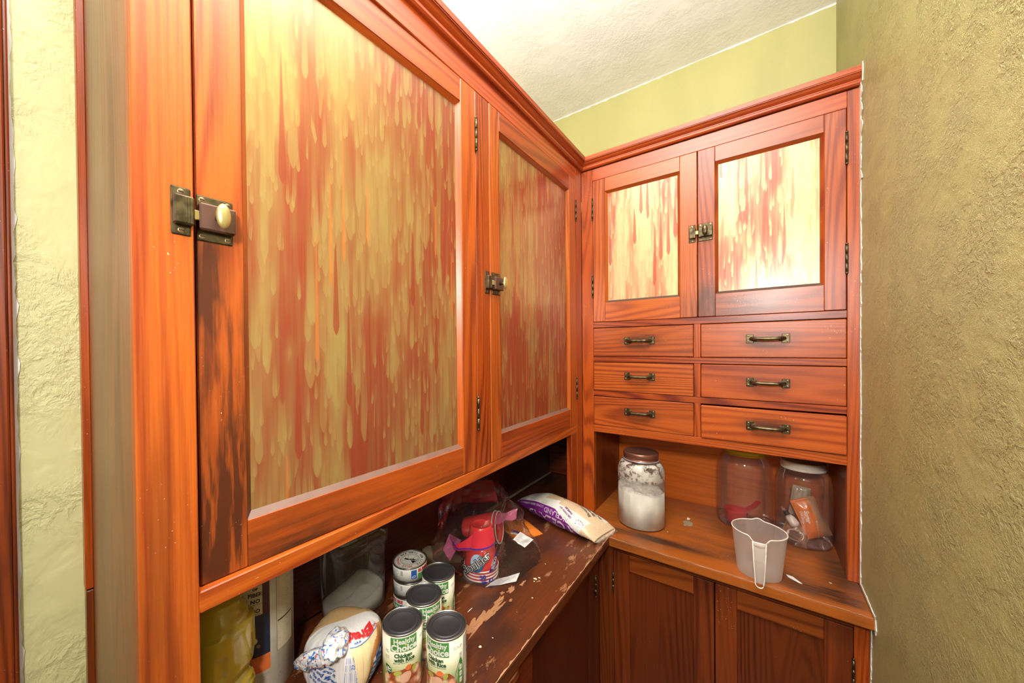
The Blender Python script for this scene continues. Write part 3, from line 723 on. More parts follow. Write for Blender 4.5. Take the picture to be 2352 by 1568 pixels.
def soup_can(c, off, label, detail=True):
    t = empty('soup_can', (c[0], c[1], ZT), label, 'can', 'white and green soup cans on the left counter')
    b = B(); z0 = ZT
    b.lathe([(R_ - .003, z0), (R_, z0 + .0004), (R_ + .0004, z0 + .002), (R_ - .0008, z0 + .004), (R_ - .001, z0 + .005), (R_ - .001, z0 + H_ - .004)], c, 56, 0)
    b.build('body', [STEEL], t)
    b = B(); b.lathe([(R_ - .0009, z0 + .0052), (R_ - .0002, z0 + .0055), (R_ - .0002, z0 + H_ - .0048), (R_ - .0009, z0 + H_ - .0045)], c, 64, 0)
    lab = b.build('label', [CREAM], t)
    b = B(); can_lid(b, c, z0 + H_, R_); b.build('lid', [LIDM, STEEL], t)
    f = cylmap(c, R_, faz(c) + off); p = B(); q = z0 + H_
    # 0 green 1 white 2 dark green 3 orange 4 chicken 5 celery 6 broth 7 grey 8 yellow 9 black
    patch(p, [(-.0255, q - .0305), (-.0255, q - .0055), (.0255, q - .0055), (.0255, q - .0325), (0, q - .0315)], f, 0, .0002)
    put_text(p, 'Healthy', .0132, f, (.001, q - .0125), 1, .0004, 0, .0005)
    put_text(p, 'Choice', .0172, f, (0, q - .0245), 1, .0006, 0, .0005)
    patch(p, ell(.0035, q - .0185, .0014, .0014, 10), f, 8, .0006)
    put_text(p, 'Chicken', .0100, f, (-.0015, q - .0385), 2, .0005); put_text(p, 'with Rice', .0100, f, (.001, q - .0465), 2, .0005)
    put_text(p, 'Made with White Meat Chicken', .0031, f, (.0, q - .0520), 2, .00003)
    patch(p, [(-.040, q - .108), (-.040, q - .078), (-.030, q - .072), (-.015, q - .066), (0, q - .063), (.012, q - .060), (.026, q - .062), (.034, q - .070), (.040, q - .080), (.040, q - .108)], f, 6, .0002)
    rr = random.Random(4)
    patch(p, ell(.008, q - .0615, .006, .0048, 12, .4), f, 3, .0007); patch(p, ell(-.012, q - .0700, .008, .004, 12, .2), f, 5, .0007)
    patch(p, ell(.002, q - .078, .012, .009, 14, .6), f, 4, .0008); patch(p, ell(.019, q - .066, .004, .006, 12, -.4), f, 5, .0007)
    patch(p, [(-.0365, q - .056), (-.030, q - .0575), (-.0235, q - .062), (-.0235, q - .069), (-.028, q - .074), (-.034, q - .069), (-.0365, q - .062)], f, 2, .0009)
    put_text(p, '10g', .0075, f, (-.0302, q - .0632), 1, .0003, 0, .0012); put_text(p, 'PROTEIN', .0026, f, (-.0300, q - .0675), 1, .0001, 0, .0012)
    for i in range(4): put_text(p, ('High', 'in Fiber', 'Natural', 'Protein')[i], .0034, f, (-.034, q - .030 - i * .0036 - (i > 1) * .004), 2)
    # right-hand side: product word, spoon, facts panel
    put_text(p, 'SOUP', .0075, f, (.043, q - .020), 7, 0)
    patch(p, [(.050, q - .03), (.048, q - .04), (.042, q - .052), (.036, q - .066), (.0345, q - .08), (.037, q - .08), (.0385, q - .067), (.044, q - .053), (.050, q - .041)], f, 7, .0003)
    patch(p, [(.043, q - .085), (.042, q - .062), (.0465, q - .054), (.0535, q - .048), (.0535, q - .085)], f, 0, .0002)
    for i in range(5): patch(p, rrect(.0455, q - .040 - i * .0115, .0515, q - .031 - i * .0115, .002), f, (1, 0, 1, 1, 1)[i], .0005); put_text(p, '80', .003, f, (.0485, q - .0355 - i * .0115), 2, 0, 0, .0008)
    patch(p, [(.0565, q - .1), (.0565, q - .007), (.095, q - .007), (.095, q - .1)], f, 1, .0002, .008)
    patch(p, [(.0562, q - .1), (.0562, q - .007), (.0567, q - .007), (.0567, q - .1)], f, 9, .0004)
    for i in range(22):
        z = q - .009 - i * .0041; k = .0008 if i % 4 == 0 else .00035
        patch(p, [(.059, z - k), (.059, z), (.059 + rr.uniform(.012, .030), z), (.059 + rr.uniform(.012, .030), z - k)], f, 9, .0004, .012)
    p.build('label_print', [GRN, WHITE, DKG, ORG, PNK, CEL, FOOD, GRY, YEL, BLACK], lab)
    return t
soup_can((.0736, -.8735), -.55, 'nearest right soup can at the counter front, green logo turned to the left')
soup_can((-.0014, -.9170), .06, 'nearest left soup can, beside the bread bag, logo facing forward')
soup_can((-.0236, -.8387), .42, 'middle soup can, standing behind the two nearest ones')
soup_can((-.0526, -.7634), -.05, 'rearmost soup can, beside the small stack of tuna cans')

TUNAP = simple('tuna_label_paper', (.80, .78, .70), .35)
def tuna(c, z0, off, top, label):
    r, h = .0425, .0366
    t = empty('tuna_can', (c[0], c[1], z0), label, 'can', 'three flat tuna cans in one stack')
    b = B(); b.lathe([(0, z0 + .0002), (r - .003, z0 + .0002), (r - .0012, z0 + .0006), (r, z0 + .002), (r + .0003, z0 + .004), (r - .001, z0 + .0055), (r - .001, z0 + h - .004), (r + .0003, z0 + h - .003), (r + .0005, z0 + h - .0005), (r - .001, z0 + h), (r - .0025, z0 + h - .0015), (r - .003, z0 + h - .0025), (0, z0 + h - .0025)], c, 56, 0)
    b.build('body', [STEEL], t)
    b = B(); b.lathe([(r - .0009, z0 + .006), (r - .0004, z0 + .0062), (r - .0004, z0 + h - .0045), (r - .0009, z0 + h - .0042)], c, 56, 0); lb_ = b.build('label', [TUNAP], t)
    f = cylmap(c, r, faz(c) + off); p = B(); rr = random.Random(2)
    for i in range(7):
        z = z0 + h - .008 - i * .0035
        patch(p, [(-.052, z - .0006), (-.052, z), (-.052 + rr.uniform(.018, .024), z), (-.052 + rr.uniform(.018, .024), z - .0006)], f, 0, .0002, .01)
    for i in range(6): patch(p, [(-.022, z0 + h - .008 - i * .0018 - .0007), (-.022, z0 + h - .008 - i * .0018), (-.016, z0 + h - .008 - i * .0018), (-.016, z0 + h - .008 - i * .0018 - .0007)], f, 0, .0002)
    patch(p, rrect(.0045, z0 + .010, .018, z0 + h - .006, .001), f, 2, .0002); patch(p, ell(.011, z0 + .015, .005, .0025, 14, .3), f, 1, .0004); patch(p, ell(.011, z0 + .0152, .0036, .0014, 14, .3), f, 2, .0006)
    patch(p, [(.0215, z0 + .0065), (.0215, z0 + .020), (.062, z0 + .020), (.062, z0 + .0065)], f, 3, .0002)
    put_text(p, 'TUNA', .011, f, (.037, z0 + .0130), 1, .0003, 0, .0005, 'LEFT')
    put_text(p, 'BUMBLE BEE', .0105, f, (.0215, z0 + .0265), 4, .0005, 0, .0004, 'LEFT')
    patch(p, [(-.10, z0 + .0065), (-.10, z0 + .020), (-.056, z0 + .020), (-.056, z0 + .0065)], f, 3, .0002)
    patch(p, [(-.066, z0 + .0066), (-.066, z0 + .0199), (-.056, z0 + .0199), (-.056, z0 + .0066)], f, 5, .0004)
    put_text(p, 'TUNA', .011, f, (-.080, z0 + .0130), 1, .0003, 0, .0005); put_text(p, 'BUMBLE BEE', .0105, f, (-.088, z0 + .0265), 4, .0005, 0, .0004)
    p.build('label_print', [BLACK, WHITE, BLU, GRN, RED, simple('navy_print', (.01, .015, .12), .4)], lb_)
    if top:
        zt = z0 + h - .0023; q = B(); a0 = faz(c) + PI / 2
        def ring(r0, r1, mi, l=0.):
            n = 48; q.add([(c[0] + rr_ * math.cos(2 * PI * k / n), c[1] + rr_ * math.sin(2 * PI * k / n), zt + l) for rr_ in (r0, r1) for k in range(n)], [[k, (k + 1) % n, n + (k + 1) % n, n + k] for k in range(n)], mi)
        ring(0.0001, .0385, 1); ring(.0365, .0372, 0, .0002); ring(.0225, .0235, 0, .0002); ring(.0196, .0200, 0, .0002)
        def arc(txt, R, a_start, step, mi, size):
            for i, ch in enumerate(txt):
                if ch == ' ': continue
                a = a_start - i * step
                put_text(q, ch, size, lambda u, v, d, a=a: (c[0] + (R + v) * math.cos(a) + u * math.sin(a), c[1] + (R + v) * math.sin(a) - u * math.cos(a), zt + .0004), (0, 0), mi, .0003, 0, 0)
        arc('BEE WELL FOR LIFE', .0300, a0 + 2.35, .205, 0, .0085)
        arc('WILD CAUGHT', .0300, a0 - 1.55, -.205 * -1, 4, .0085)
        fm_ = lambda u, v, d: (c[0] + v * math.cos(a0 + .15 - PI / 2 + PI / 2) * -1 * -1 + u * math.sin(a0 + .15), c[1] + v * math.sin(a0 + .15) - u * math.cos(a0 + .15), zt + .0003 + d)
        cen = lambda u, v, d: (c[0] + v * math.cos(a0 + PI / 2 - .35) + u * math.sin(a0 + PI / 2 - .35), c[1] + v * math.sin(a0 + PI / 2 - .35) - u * math.cos(a0 + PI / 2 - .35), zt + .0003 + d)
        q.add([cen(0, 0, 0)] + [cen(.0185 * math.cos(-.9 + i * .15), .0185 * math.sin(-.9 + i * .15), 0) for i in range(9)], [[0, i + 1, i + 2] for i in range(8)], 0)
        for an in (.9, 2.2, 3.6): q.add([cen(.019 * math.cos(an + s), .019 * math.sin(an + s), 0) for s in (-.03, .03)] + [cen(.003 * math.cos(an), .003 * math.sin(an), 0)], [[0, 1, 2]], 0)
        q.add([cen(x, y, .0001) for x, y in ((-.017, -.004), (.017, -.004), (.017, .004), (-.017, .004))], [[0, 1, 2, 3]], 1)
        put_text(q, 'Blackfin', .0095, cen, (0, 0), 0, .0005, 0, .0003)
        q.build('lid_print', [BLACK, TUNAP, BLU, GRN, RED], t)
    return t
tc = (-.1490, -.7650)
tuna(tc, ZT, .95, False, 'bottom tuna can of the stack, red and green label')
tuna((tc[0] + .0006, tc[1] + .0004), ZT + .0368, -.1, False, 'middle tuna can of the stack, small print facing out')
tuna((tc[0], tc[1] - .0005), ZT + .0736, -.05, True, 'top tuna can of the stack with a round black and red printed lid')

# ---- lidded clear bin holding sugar
CLEAR = film('clear_plastic_wall', (.90, .88, .86), .035, 8, .04, .15, .5)
def sgn(x): return 1 if x >= 0 else -1
def sq(n, hx, hy, e=.35, cx=0, cy=0):
    return [(cx + hx * sgn(math.cos(a)) * abs(math.cos(a)) ** e, cy + hy * sgn(math.sin(a)) * abs(math.sin(a)) ** e) for a in [2 * PI * i / n for i in range(n)]]
def loft(b, rings, mi=0, cap0=False, cap1=False, smooth=True):
    n = len(rings[0]); vs = [p for r in rings for p in r]; fs = []
    for j in range(len(rings) - 1):
        for i in range(n): fs.append([j * n + i, j * n + (i + 1) % n, (j + 1) * n + (i + 1) % n, (j + 1) * n + i])
    if cap0: fs.append(list(range(n))[::-1])
    if cap1: fs.append([(len(rings) - 1) * n + i for i in range(n)])
    b.add(vs, fs, mi, smooth)
bx, by = -.243, -.865
def brg(hx, hy, z, e=.28): return [(x, y, z) for x, y in sq(64, hx, hy, e, bx, by)]
bn = empty('storage_bin', (bx, by, ZT), 'clear plastic bin with a clear lid, dusted with sugar, behind the bread', 'bin')
b = B(); loft(b, [brg(.044, .060, ZT, .4), brg(.048, .064, ZT + .004), brg(.050, .068, ZT + .158)], 0, True); b.build('wall', [CLEAR], bn)
b = B(); loft(b, [brg(.0505, .0685, ZT + .156), brg(.054, .072, ZT + .160), brg(.055, .073, ZT + .188), brg(.053, .071, ZT + .194), brg(.044, .062, ZT + .195), brg(.042, .060, ZT + .188)], 0, False, True); b.build('lid', [CLEAR], bn)
SUG = NT('white_sugar'); SUG.P(Base_Color=(.72, .69, .60), Roughness=.8); SUG.bump(SUG.noise(SUG.obj(), 900, 2), .5, .001); SUG = SUG.m
def heap(c, fr, z0, zt_, seed, m, name, label, cat, n=44, rings=12, amp=.006, tilt=(0, 0)):
    """granular fill: flat base, lumpy top; fr(a) = radius at angle a"""
    vs = [(c[0], c[1], z0)]; fs = []
    def top(x, y): return zt_ + amp * 2 * MN.noise(Vector((x * 25, y * 25, seed))) + amp * .7 * MN.noise(Vector((x * 90, y * 90, seed))) + tilt[0] * x + tilt[1] * y
    for k in range(n):
        a = 2 * PI * k / n; r = fr(a); vs.append((c[0] + r * math.cos(a), c[1] + r * math.sin(a), z0))
    for j in range(rings, 0, -1):
        for k in range(n):
            a = 2 * PI * k / n; r = fr(a) * j / rings; x, y = r * math.cos(a), r * math.sin(a)
            vs.append((c[0] + x, c[1] + y, top(x, y)))
    vs.append((c[0], c[1], top(0, 0)))
    for k in range(n): fs.append([0, 1 + (k + 1) % n, 1 + k])
    for j in range(rings):
        for k in range(n):
            a = 1 + j * n; fs.append([a + k, a + (k + 1) % n, a + n + (k + 1) % n, a + n + k])
    a = 1 + rings * n
    for k in range(n): fs.append([a + k, a + (k + 1) % n, len(vs) - 1])
    o = mesh_obj(name, vs, fs, m, None, (c[0], c[1], z0), True); return tag(o, label, cat, None, 'stuff')
heap((bx, by), lambda a: 1 / ((abs(math.cos(a)) / .046) ** 6 + (abs(math.sin(a)) / .063) ** 6) ** (1 / 6), ZT + .002, ZT + .042, 3, SUG, 'sugar', 'white sugar heaped in the bottom of the clear bin', 'sugar', amp=.003, tilt=(-.1, .22))

# ---- oat canister
oc = (-.2330, -1.0850); orad = .0635; OZ = .238
ot = empty('oat_canister', (oc[0], oc[1], ZT), 'tall white, navy and orange cardboard oat canister beside the oil bottle', 'canister')
PAP = simple('canister_paper', (.70, .66, .56), .4)
b = B(); b.lathe([(0, ZT), (orad - .001, ZT), (orad, ZT + .001), (orad, ZT + OZ - .006)], oc, 64, 0); cb = b.build('body', [PAP], ot)
b = B(); b.lathe([(orad + .001, ZT + OZ - .010), (orad + .0022, ZT + OZ - .008), (orad + .0022, ZT + OZ), (orad - .002, ZT + OZ + .001), (orad - .004, ZT + OZ - .003), (0, ZT + OZ - .003)], oc, 64, 0); b.build('lid', [simple('canister_lid_plastic', (.70, .68, .62), .4)], ot)
f = cylmap(oc, orad, faz(oc)); p = B(); u0 = .020
NAVY = simple('navy_ink', (.012, .025, .06), .4); MAR = simple('maroon_ink', (.07, .015, .02), .4)
def qd(p, a, z0, c_, z1, mi, l=.0002, st=.008): patch(p, [(a, ZT + z0), (a, ZT + z1), (c_, ZT + z1), (c_, ZT + z0)], f, mi, l, st)
qd(p, -.10, .082, u0, .155, 0); qd(p, -.10, .155, u0, .236, 1); qd(p, -.10, .052, u0, .082, 2)
qd(p, -.05, .158, u0 - .012, .228, 3, .0004)
for i, (s, z) in enumerate((('GOOD', .222), ('SOURCE', .214), ('OF', .206), ('FIBER', .196), ('NO', .184), ('NO', .166))): put_text(p, s, .0095 if i > 2 else .006, f, (-.003, ZT + z), 4, .0004)
for z, s in ((.178, 'ADDED SUGAR'), (.160, 'ARTIFICIAL'), (.1565, 'FLAVORS')): put_text(p, s, .0034, f, (-.002, ZT + z), 4)
patch(p, ell(-.010, ZT + .112, .010, .007, 16), f, 3, .0004); put_text(p, '®', .008, f, (.001, ZT + .101), 3, 0)
qd(p, u0 + .012, .074, u0 + .050, .232, 4, .0002); qd(p, u0 + .0126, .0746, u0 + .0494, .2314, 3, .0003)
rr = random.Random(9)
for i in range(34):
    z = .228 - i * .0044; k = .0014 if i in (0, 14, 22) else .0005
    if i in (22,): qd(p, u0 + .014, z - .0025, u0 + .049, z, 4, .0005)
    else: qd(p, u0 + .015, z - k, u0 + .015 + rr.uniform(.014, .031), z, 4 if i % 3 == 0 else 5, .0005, .02)
for i in range(9): qd(p, u0 + .013, .068 - i * .0036, u0 + .013 + rr.uniform(.018, .034), .0686 - i * .0036, 5, .0003, .02)
for i in range(14): qd(p, u0 + .036, .058 - i * .0036, u0 + .036 + rr.uniform(.016, .026), .0588 - i * .0036, 5, .0003, .02)
put_text(p, 'U', .007, f, (u0 + .020, ZT + .028), 5); 
rg = ell(u0 + .020, ZT + .028, .0055, .0055, 24); ri = ell(u0 + .020, ZT + .028, .0050, .0050, 24)
p.add([f(u, v, .0003) for u, v in rg + ri], [[i, (i + 1) % 24, 24 + (i + 1) % 24, 24 + i] for i in range(24)], 5)
put_text(p, 'NET WT 42 OZ', .0115, f, (-.010, ZT + .014), 4, .0002, 0, .0004, 'CENTER', .8); put_text(p, '(2 LB 10 OZ) 1.19 kg', .0085, f, (-.010, ZT + .0045), 4, .0001, 0, .0004, 'CENTER', .8)
for i in range(3): put_text(p, ('Proof of purchase', 'keep in a cool', 'dry place')[i], .0036, f, (.004, ZT + .046 - i * .0045), 5)
p.build('label_print', [NAVY, MAR, simple('orange_ink', (.78, .18, .04), .4), simple('cream_ink', (.72, .64, .46), .4), BLACK, GRY], cb)

# ---- cooking oil bottle
oil = empty('oil_bottle', (-.150, -1.178, ZT), 'yellow cooking oil bottle with moulded grips, half hidden by the left cupboard post', 'bottle')
OILM = NT('golden_oil'); OILM.P(Base_Color=(.92, .70, .06), Roughness=.08, IOR=1.36, Transmission_Weight=.45, Coat_Weight=1.); OILM.bump(OILM.noise(OILM.obj(), 18, 2), .12, .002); OILM = OILM.m
ox, oy = -.150, -1.178
def oprof(z):   # half-width against height: base, ribs, waist, upper grip, shoulder, neck
    pts = [(0, .034), (.004, .043), (.012, .0465), (.085, .047), (.098, .0455), (.106, .041), (.112, .0395), (.118, .041), (.128, .0455), (.150, .0475), (.190, .0475), (.208, .045), (.232, .036), (.250, .024), (.268, .016), (.290, .0155)]
    for (a, x), (c, y) in zip(pts, pts[1:]):
        if a <= z <= c: t = (z - a) / (c - a); t = t * t * (3 - 2 * t); return x + (y - x) * t
    return pts[-1][1]
vs = []; fs = []; nz, na = 150, 96
for j in range(nz + 1):
    z = .290 * j / nz; h = oprof(z)
    for i in range(na):
        a = 2 * PI * i / na; e = .62 if z < .20 else 1.
        k = h
        if .135 < z < .172 and abs(((i % 16) - 8) / 8) < .35: k -= .0030 * min(1, (z - .135) / .004, (.172 - z) / .004)
        if .060 < z < .086 and abs(((i % 16) - 8) / 8) < .35: k -= .0022 * min(1, (z - .060) / .004, (.086 - z) / .004)
        if .090 < z < .122: k -= .0007 * (1 + math.sin(z * 1500))
        x = k * sgn(math.cos(a)) * abs(math.cos(a)) ** e; y = k * sgn(math.sin(a)) * abs(math.sin(a)) ** e
        ca, sa = math.cos(.45), math.sin(.45)
        vs.append((ox + x * ca - y * sa, oy + x * sa + y * ca, ZT + z))
for j in range(nz):
    for i in range(na): fs.append([j * na + i, j * na + (i + 1) % na, (j + 1) * na + (i + 1) % na, (j + 1) * na + i])
fs.append(list(range(na))[::-1]); fs.append([nz * na + i for i in range(na)])
bt = mesh_obj('bottle', vs, fs, OILM, oil, wloc(oil), True)
b = B(); b.lathe([(.0175, ZT + .286), (.0185, ZT + .287), (.0185, ZT + .304), (.017, ZT + .306), (0, ZT + .306)], (ox, oy), 32, 0); b.build('cap', [simple('yellow_cap', (.7, .5, .05), .4)], oil)
b = B(); fo = cylmap((ox, oy), .0485, faz((ox, oy)))
patch(b, [(-.045, ZT + .010), (-.045, ZT + .048), (.028, ZT + .048), (.040, ZT + .052), (.040, ZT + .010)], fo, 0, .0, .005)
patch(b, [(.012, ZT + .010), (.012, ZT + .030), (.026, ZT + .040), (.03, ZT + .038), (.018, ZT + .028), (.016, ZT + .010)], fo, 1, .0004, .005)
b.build('label', [WHITE, RED], oil)

# ---- sandwich bread in its knotted bag
bc = (-.093, -.984); brz = ZT
bread = empty('bread_loaf', (bc[0], bc[1], ZT), 'part loaf of white bread in a knotted white and blue printed bag', 'bread')
def bpos(az_, el, d=0.):
    """az_ relative to the camera direction (positive = viewer's right)"""
    A = faz(bc) + az_; ex = .62; rot = .5
    a2 = A - rot
    ce = max(math.cos(el), 0) ** .55; se = sgn(math.sin(el)) * abs(math.sin(el)) ** .75
    x = (.066 + d) * ce * sgn(math.cos(a2)) * abs(math.cos(a2)) ** ex; y = (.062 + d) * ce * sgn(math.sin(a2)) * abs(math.sin(a2)) ** ex
    z = brz + .0565 + (.0563 + d) * se
    wr_ = .0022 * MN.noise(Vector((az_ * 5, el * 1.2, 3))) + .0010 * MN.noise(Vector((az_ * 16, el * 2, 9)))
    x *= 1 + wr_ * 14; y *= 1 + wr_ * 14
    cr, sr = math.cos(rot), math.sin(rot)
    return (bc[0] + x * cr - y * sr, bc[1] + x * sr + y * cr, z)
def fbr(u, v, d): return bpos(u, v, d + .0006)
n1, n2 = 260, 150; vs = []; fs = []; fm = []
for j in range(n2 + 1):
    el = -PI / 2 + PI * j / n2
    for i in range(n1): vs.append(bpos(-PI + 2 * PI * i / n1, el))
def bmat(u, v):
    # 0 white film 1 cream crumb 2 crust 3 pale side
    if u > 1.9 or u < -1.6: return 3
    top = .80 - .12 * u
    if v > top: return 0
    if u < .02 + .35 * (.6 - v): return 0
    edge = 1.02 + .55 * (v - .3)
    if u < edge: return 1
    if u < edge + .22: return 2
    return 3
for j in range(n2):
    for i in range(n1):
        fs.append([j * n1 + i, j * n1 + (i + 1) % n1, (j + 1) * n1 + (i + 1) % n1, (j + 1) * n1 + i])
        fm.append(bmat(-PI + 2 * PI * (i + .5) / n1, -PI / 2 + PI * (j + .5) / n2))
GF = dict(Coat_Weight=.6, Coat_Roughness=.12)
def filmy(name, col):
    m = NT(name); n = m.noise(m.mapping(m.obj(), (1, 1, .35)), 60, 3, .6, 1.)
    m.P(Base_Color=col, Roughness=.35, Coat_Weight=.5, Coat_Roughness=.12); m.bump(n, .35, .003); return m.m
FW = filmy('white_bag_film', (.74, .72, .72)); FC = filmy('bread_crumb', (.80, .64, .36)); FK = filmy('bread_crust', (.62, .24, .06)); FP = filmy('bread_side', (.58, .38, .18))
bl = mesh_obj('bag', vs, fs, [FW, FC, FK, FP], bread, wloc(bread), True, fm)
for pz in bl.data.polygons: pz.use_smooth = True
p = B(); rr = random.Random(5)
for i in range(13):      # nutrition columns, fanning up to the knot
    t = i / 12; ub = -.32 + t * .62; ut = -.10 + t * .22
    k = .006 if i in (0, 6, 12) else .002
    n_ = 7
    for s in range(n_):
        if rr.random() < .25 and k < .004: continue
        v0 = -.85 + s * 1.35 / n_; v1 = v0 + 1.15 / n_
        q0 = ub + (ut - ub) * (v0 + .85) / 1.35; q1 = ub + (ut - ub) * (v1 + .85) / 1.35
        patch(p, [(q0 - k, v0), (q0 + k, v0), (q1 + k, v1), (q1 - k, v1)], fbr, 0, .0002, .3)
for i in range(7): put_text(p, ('We add the best', 'ingredients to every', 'sandwich loaf so it', 'stays soft and fresh', 'from the first slice', 'to the very last', 'one.')[i], .085, fbr, (-.72 + i * .02, .42 - i * .115), 0, .003, -.55, .0004)
put_text(p, 'Corn', .17, fbr, (-.42, -.62), 0, .004, -.2); put_text(p, 'Syrup', .15, fbr, (-.40, -.86), 0, .003, -.1)
put_text(p, 'Total Carb', .10, fbr, (.18, -.25), 0, .001, 1.45); put_text(p, 'Sodium', .10, fbr, (.06, -.3), 0, .001, 1.45); put_text(p, '27', .14, fbr, (.1, .2), 0, .001, 1.3)
for i in range(3): patch(p, ell(-.75 + i * .02, -.75 - i * .09, .13, .012, 12), fbr, 1, .0003, .2)
# red capitals and blue banner over the top of the loaf
put_text(p, 'Bread', .46, fbr, (.60, 1.00), 2, .026, PI - .25, .0006); put_text(p, 'Nothing', .17, fbr, (.98, .80), 2, .003, PI - .2, .0006)
patch(p, [(.02, .76), (.02, .79), (1.2, .66), (1.2, .63)], fbr, 0, .0003, .1)
put_text(p, 'www', .16, fbr, (.40, .84), 0, .004, PI - .1, .0004)
# gingham at the lower right
for i in range(17):
    for j in range(16):
        u = .28 + i * .068; v = -1.02 + j * .068
        if u < .38 + .85 * (v + .75) or v > .05: continue
        k = (i + j) % 2
        patch(p, [(u, v), (u + .068, v), (u + .068, v + .068), (u, v + .068)], fbr, 0 if k else (1 if i % 2 else 3), .0006, .3)
p.build('bag_print', [BLU, simple('pale_blue_print', (.35, .50, .75), .4), RED, WHITE], bl)
# knot and twisted tail
kc = Vector(bpos(-.42, .86, .012)); b = B()
bm = bmesh.new(); bmesh.ops.create_icosphere(bm, subdivisions=4, radius=1)
Rk = Matrix.Rotation(.5, 4, 'Z')
for v in bm.verts:
    q = v.co.copy(); s = 1 + .28 * math.sin(q.x * 5 + q.z * 6) * .5 + .25 * MN.noise(q * 2.3)
    v.co = kc + (Rk @ Vector((q.x * .021 * s, q.y * .030 * s, q.z * .019 * s)))
b.bm(bm, 0, True)
for (daz, w0, w1, L) in ((-.52, .010, .019, .050), (-.16, .009, .016, .040)):
    ring = []
    for j in range(14):
        t = j / 13; a = -.42 + daz * t * 1.15; el = .86 - .75 * t * (L / .05) ; base = Vector(bpos(a, el, .014 + .006 * math.sin(t * 3) - .008 * t)); w_ = w0 + (w1 - w0) * t
        row = []
        for i in range(20):
            q = 2 * PI * i / 20; rad = w_ * (1 + .22 * math.sin(q * 5 + t * 5))
            nb = Vector(bpos(a + .02, el, .014)) - Vector(bpos(a - .02, el, .014)); nb.normalize()
            out = (base - Vector((bc[0], bc[1], base.z))).normalized()
            row.append(tuple(base + nb * rad * math.cos(q) + (out * .45 + Vector((0, 0, .0))) * rad * math.sin(q) + Vector((0, 0, .0))))
        ring.append(row)
    loft(b, ring, 0, True, True)
KN = NT('knotted_printed_film'); _v = KN.obj(False); _n = KN.noise(_v, 95, 2, .5, 1.5); _m = KN.noise(KN.mapping(_v, (1, 1, 1), (3, 1, 2)), 75, 2, .5, 2.)
_c = KN.mix(KN.ss(_n, .57, .60), (.78, .78, .78), (.06, .20, .58)); _c = KN.mix(KN.ss(_m, .63, .655), _c, (.70, .06, .06))
KN.P(Base_Color=_c, Roughness=.3, Coat_Weight=.5); KN.bump(KN.noise(_v, 130, 2, .5, 1.), .6, .003)
b.build('knot', [KN.m], bread)

# ---- stack of red cups inside a clear bag
cc = (-.0800, -.5620)
CUPR = simple('red_cup_plastic', (.72, .045, .04), .25, 0, Coat_Weight=.4); CUPW = simple('white_cup_inside', (.82, .76, .72), .3)
cupg = 'red cups stacked upside down in the clear bag'
def cup(c, z0, label, M=None, full=True):
    hC = .112; r0, r1 = .0475, .0305
    b = B(); L0 = len(b.v)
    def tr(p): return p
    prof = [(r0 - .002, z0 + .0005), (r0 + .0015, z0), (r0 + .0022, z0 + .0016), (r0 + .0012, z0 + .0030), (r0 - .0002, z0 + .0034)]
    b.lathe(prof, c, 56, 1)
    pr = [(r0 - .0002, z0 + .0034)]
    for i in range(1, 13):
        t = i / 12; pr.append((r0 + (r1 - r0) * t - (.0008 if 3 < i < 9 else 0), z0 + .0034 + (hC - .0034) * t * .985))
    pr += [(r1 - .002, z0 + hC), (r1 - .004, z0 + hC - .001), (r1 - .0055, z0 + hC - .0045), (0, z0 + hC - .0045)]
    b.lathe(pr, c, 56, 0)
    vs_ = b.v
    if M: b.v = [tuple(M @ Vector(v)) for v in vs_]
    o = b.build('cup', [CUPR, CUPW], None, (c[0], c[1], z0) if not M else tuple(M @ Vector((c[0], c[1], z0))))
    # (rim and base in one moulded piece)
    return tag(o, label, 'cup', cupg)
for i in range(4):
    cup((cc[0] + .0004 * i, cc[1]), ZT + .0010 + i * .0086, ('lowest red cup of the upside-down stack, white rim on the counter', 'red cup second from the bottom of the upside-down stack',
        'red cup third from the bottom of the upside-down stack', 'topmost red cup of the upside-down stack, its base showing')[i])
# toppled cups further back in the bag
for i in range(2):
    M = Matrix.Translation(Vector((-.135 + i * .011, -.405 + i * .004, ZT + .0515))) @ Matrix.Rotation(math.radians(20), 4, 'Z') @ Matrix.Rotation(math.radians(-98.5), 4, 'Y')
    o = cup((0, 0), 0, ('toppled red cup lying behind the stack inside the bag', 'second toppled red cup, nested on the one behind the stack')[i], M)
BAGM = film('crinkled_clear_bag', (.99, .98, .98), .008, 30, .03, .8, .42)
bag = empty('cup_bag', (-.11, -.48, ZT), 'crumpled clear plastic bag around the red cups, with a red printed band', 'bag')
bm = bmesh.new()
for q in ((-.235, -.600, .8612), (-.088, -.632, .8612), (-.01, -.60, .8612), (.022, -.528, .8612), (.036, -.410, .8612), (-.02, -.335, .8612), (-.20, -.335, .8612), (-.275, -.45, .8612),
          (-.095, -.612, 1.0), (-.045, -.545, .998), (-.165, -.385, 1.06), (-.235, -.585, .988), (-.275, -.46, 1.03), (-.012, -.43, .930), (-.10, -.38, 1.02), (.012, -.50, .890), (.03, -.42, .885), (-.14, -.60, 1.0), (-.2, -.5, 1.06)):
    bm.verts.new(q)
r = bmesh.ops.convex_hull(bm, input=bm.verts[:])
bmesh.ops.triangulate(bm, faces=bm.faces[:])
bmesh.ops.subdivide_edges(bm, edges=bm.edges[:], cuts=9, use_grid_fill=True)
bm.normal_update()
for v in bm.verts:
    p0 = v.co
    d_ = .030 * (abs(MN.noise(p0 * 14)) - .26) + .012 * (abs(MN.noise(p0 * 42 + Vector((3, 1, 7)))) - .20)
    lift = min(1, (p0.z - .8612) / .02)
    v.co = p0 + v.normal * d_ * lift
    if v.co.z < .8608: v.co.z = .8608
b = B(); b.bm(bm, 0, True); bg = b.build('film', [BAGM], bag)
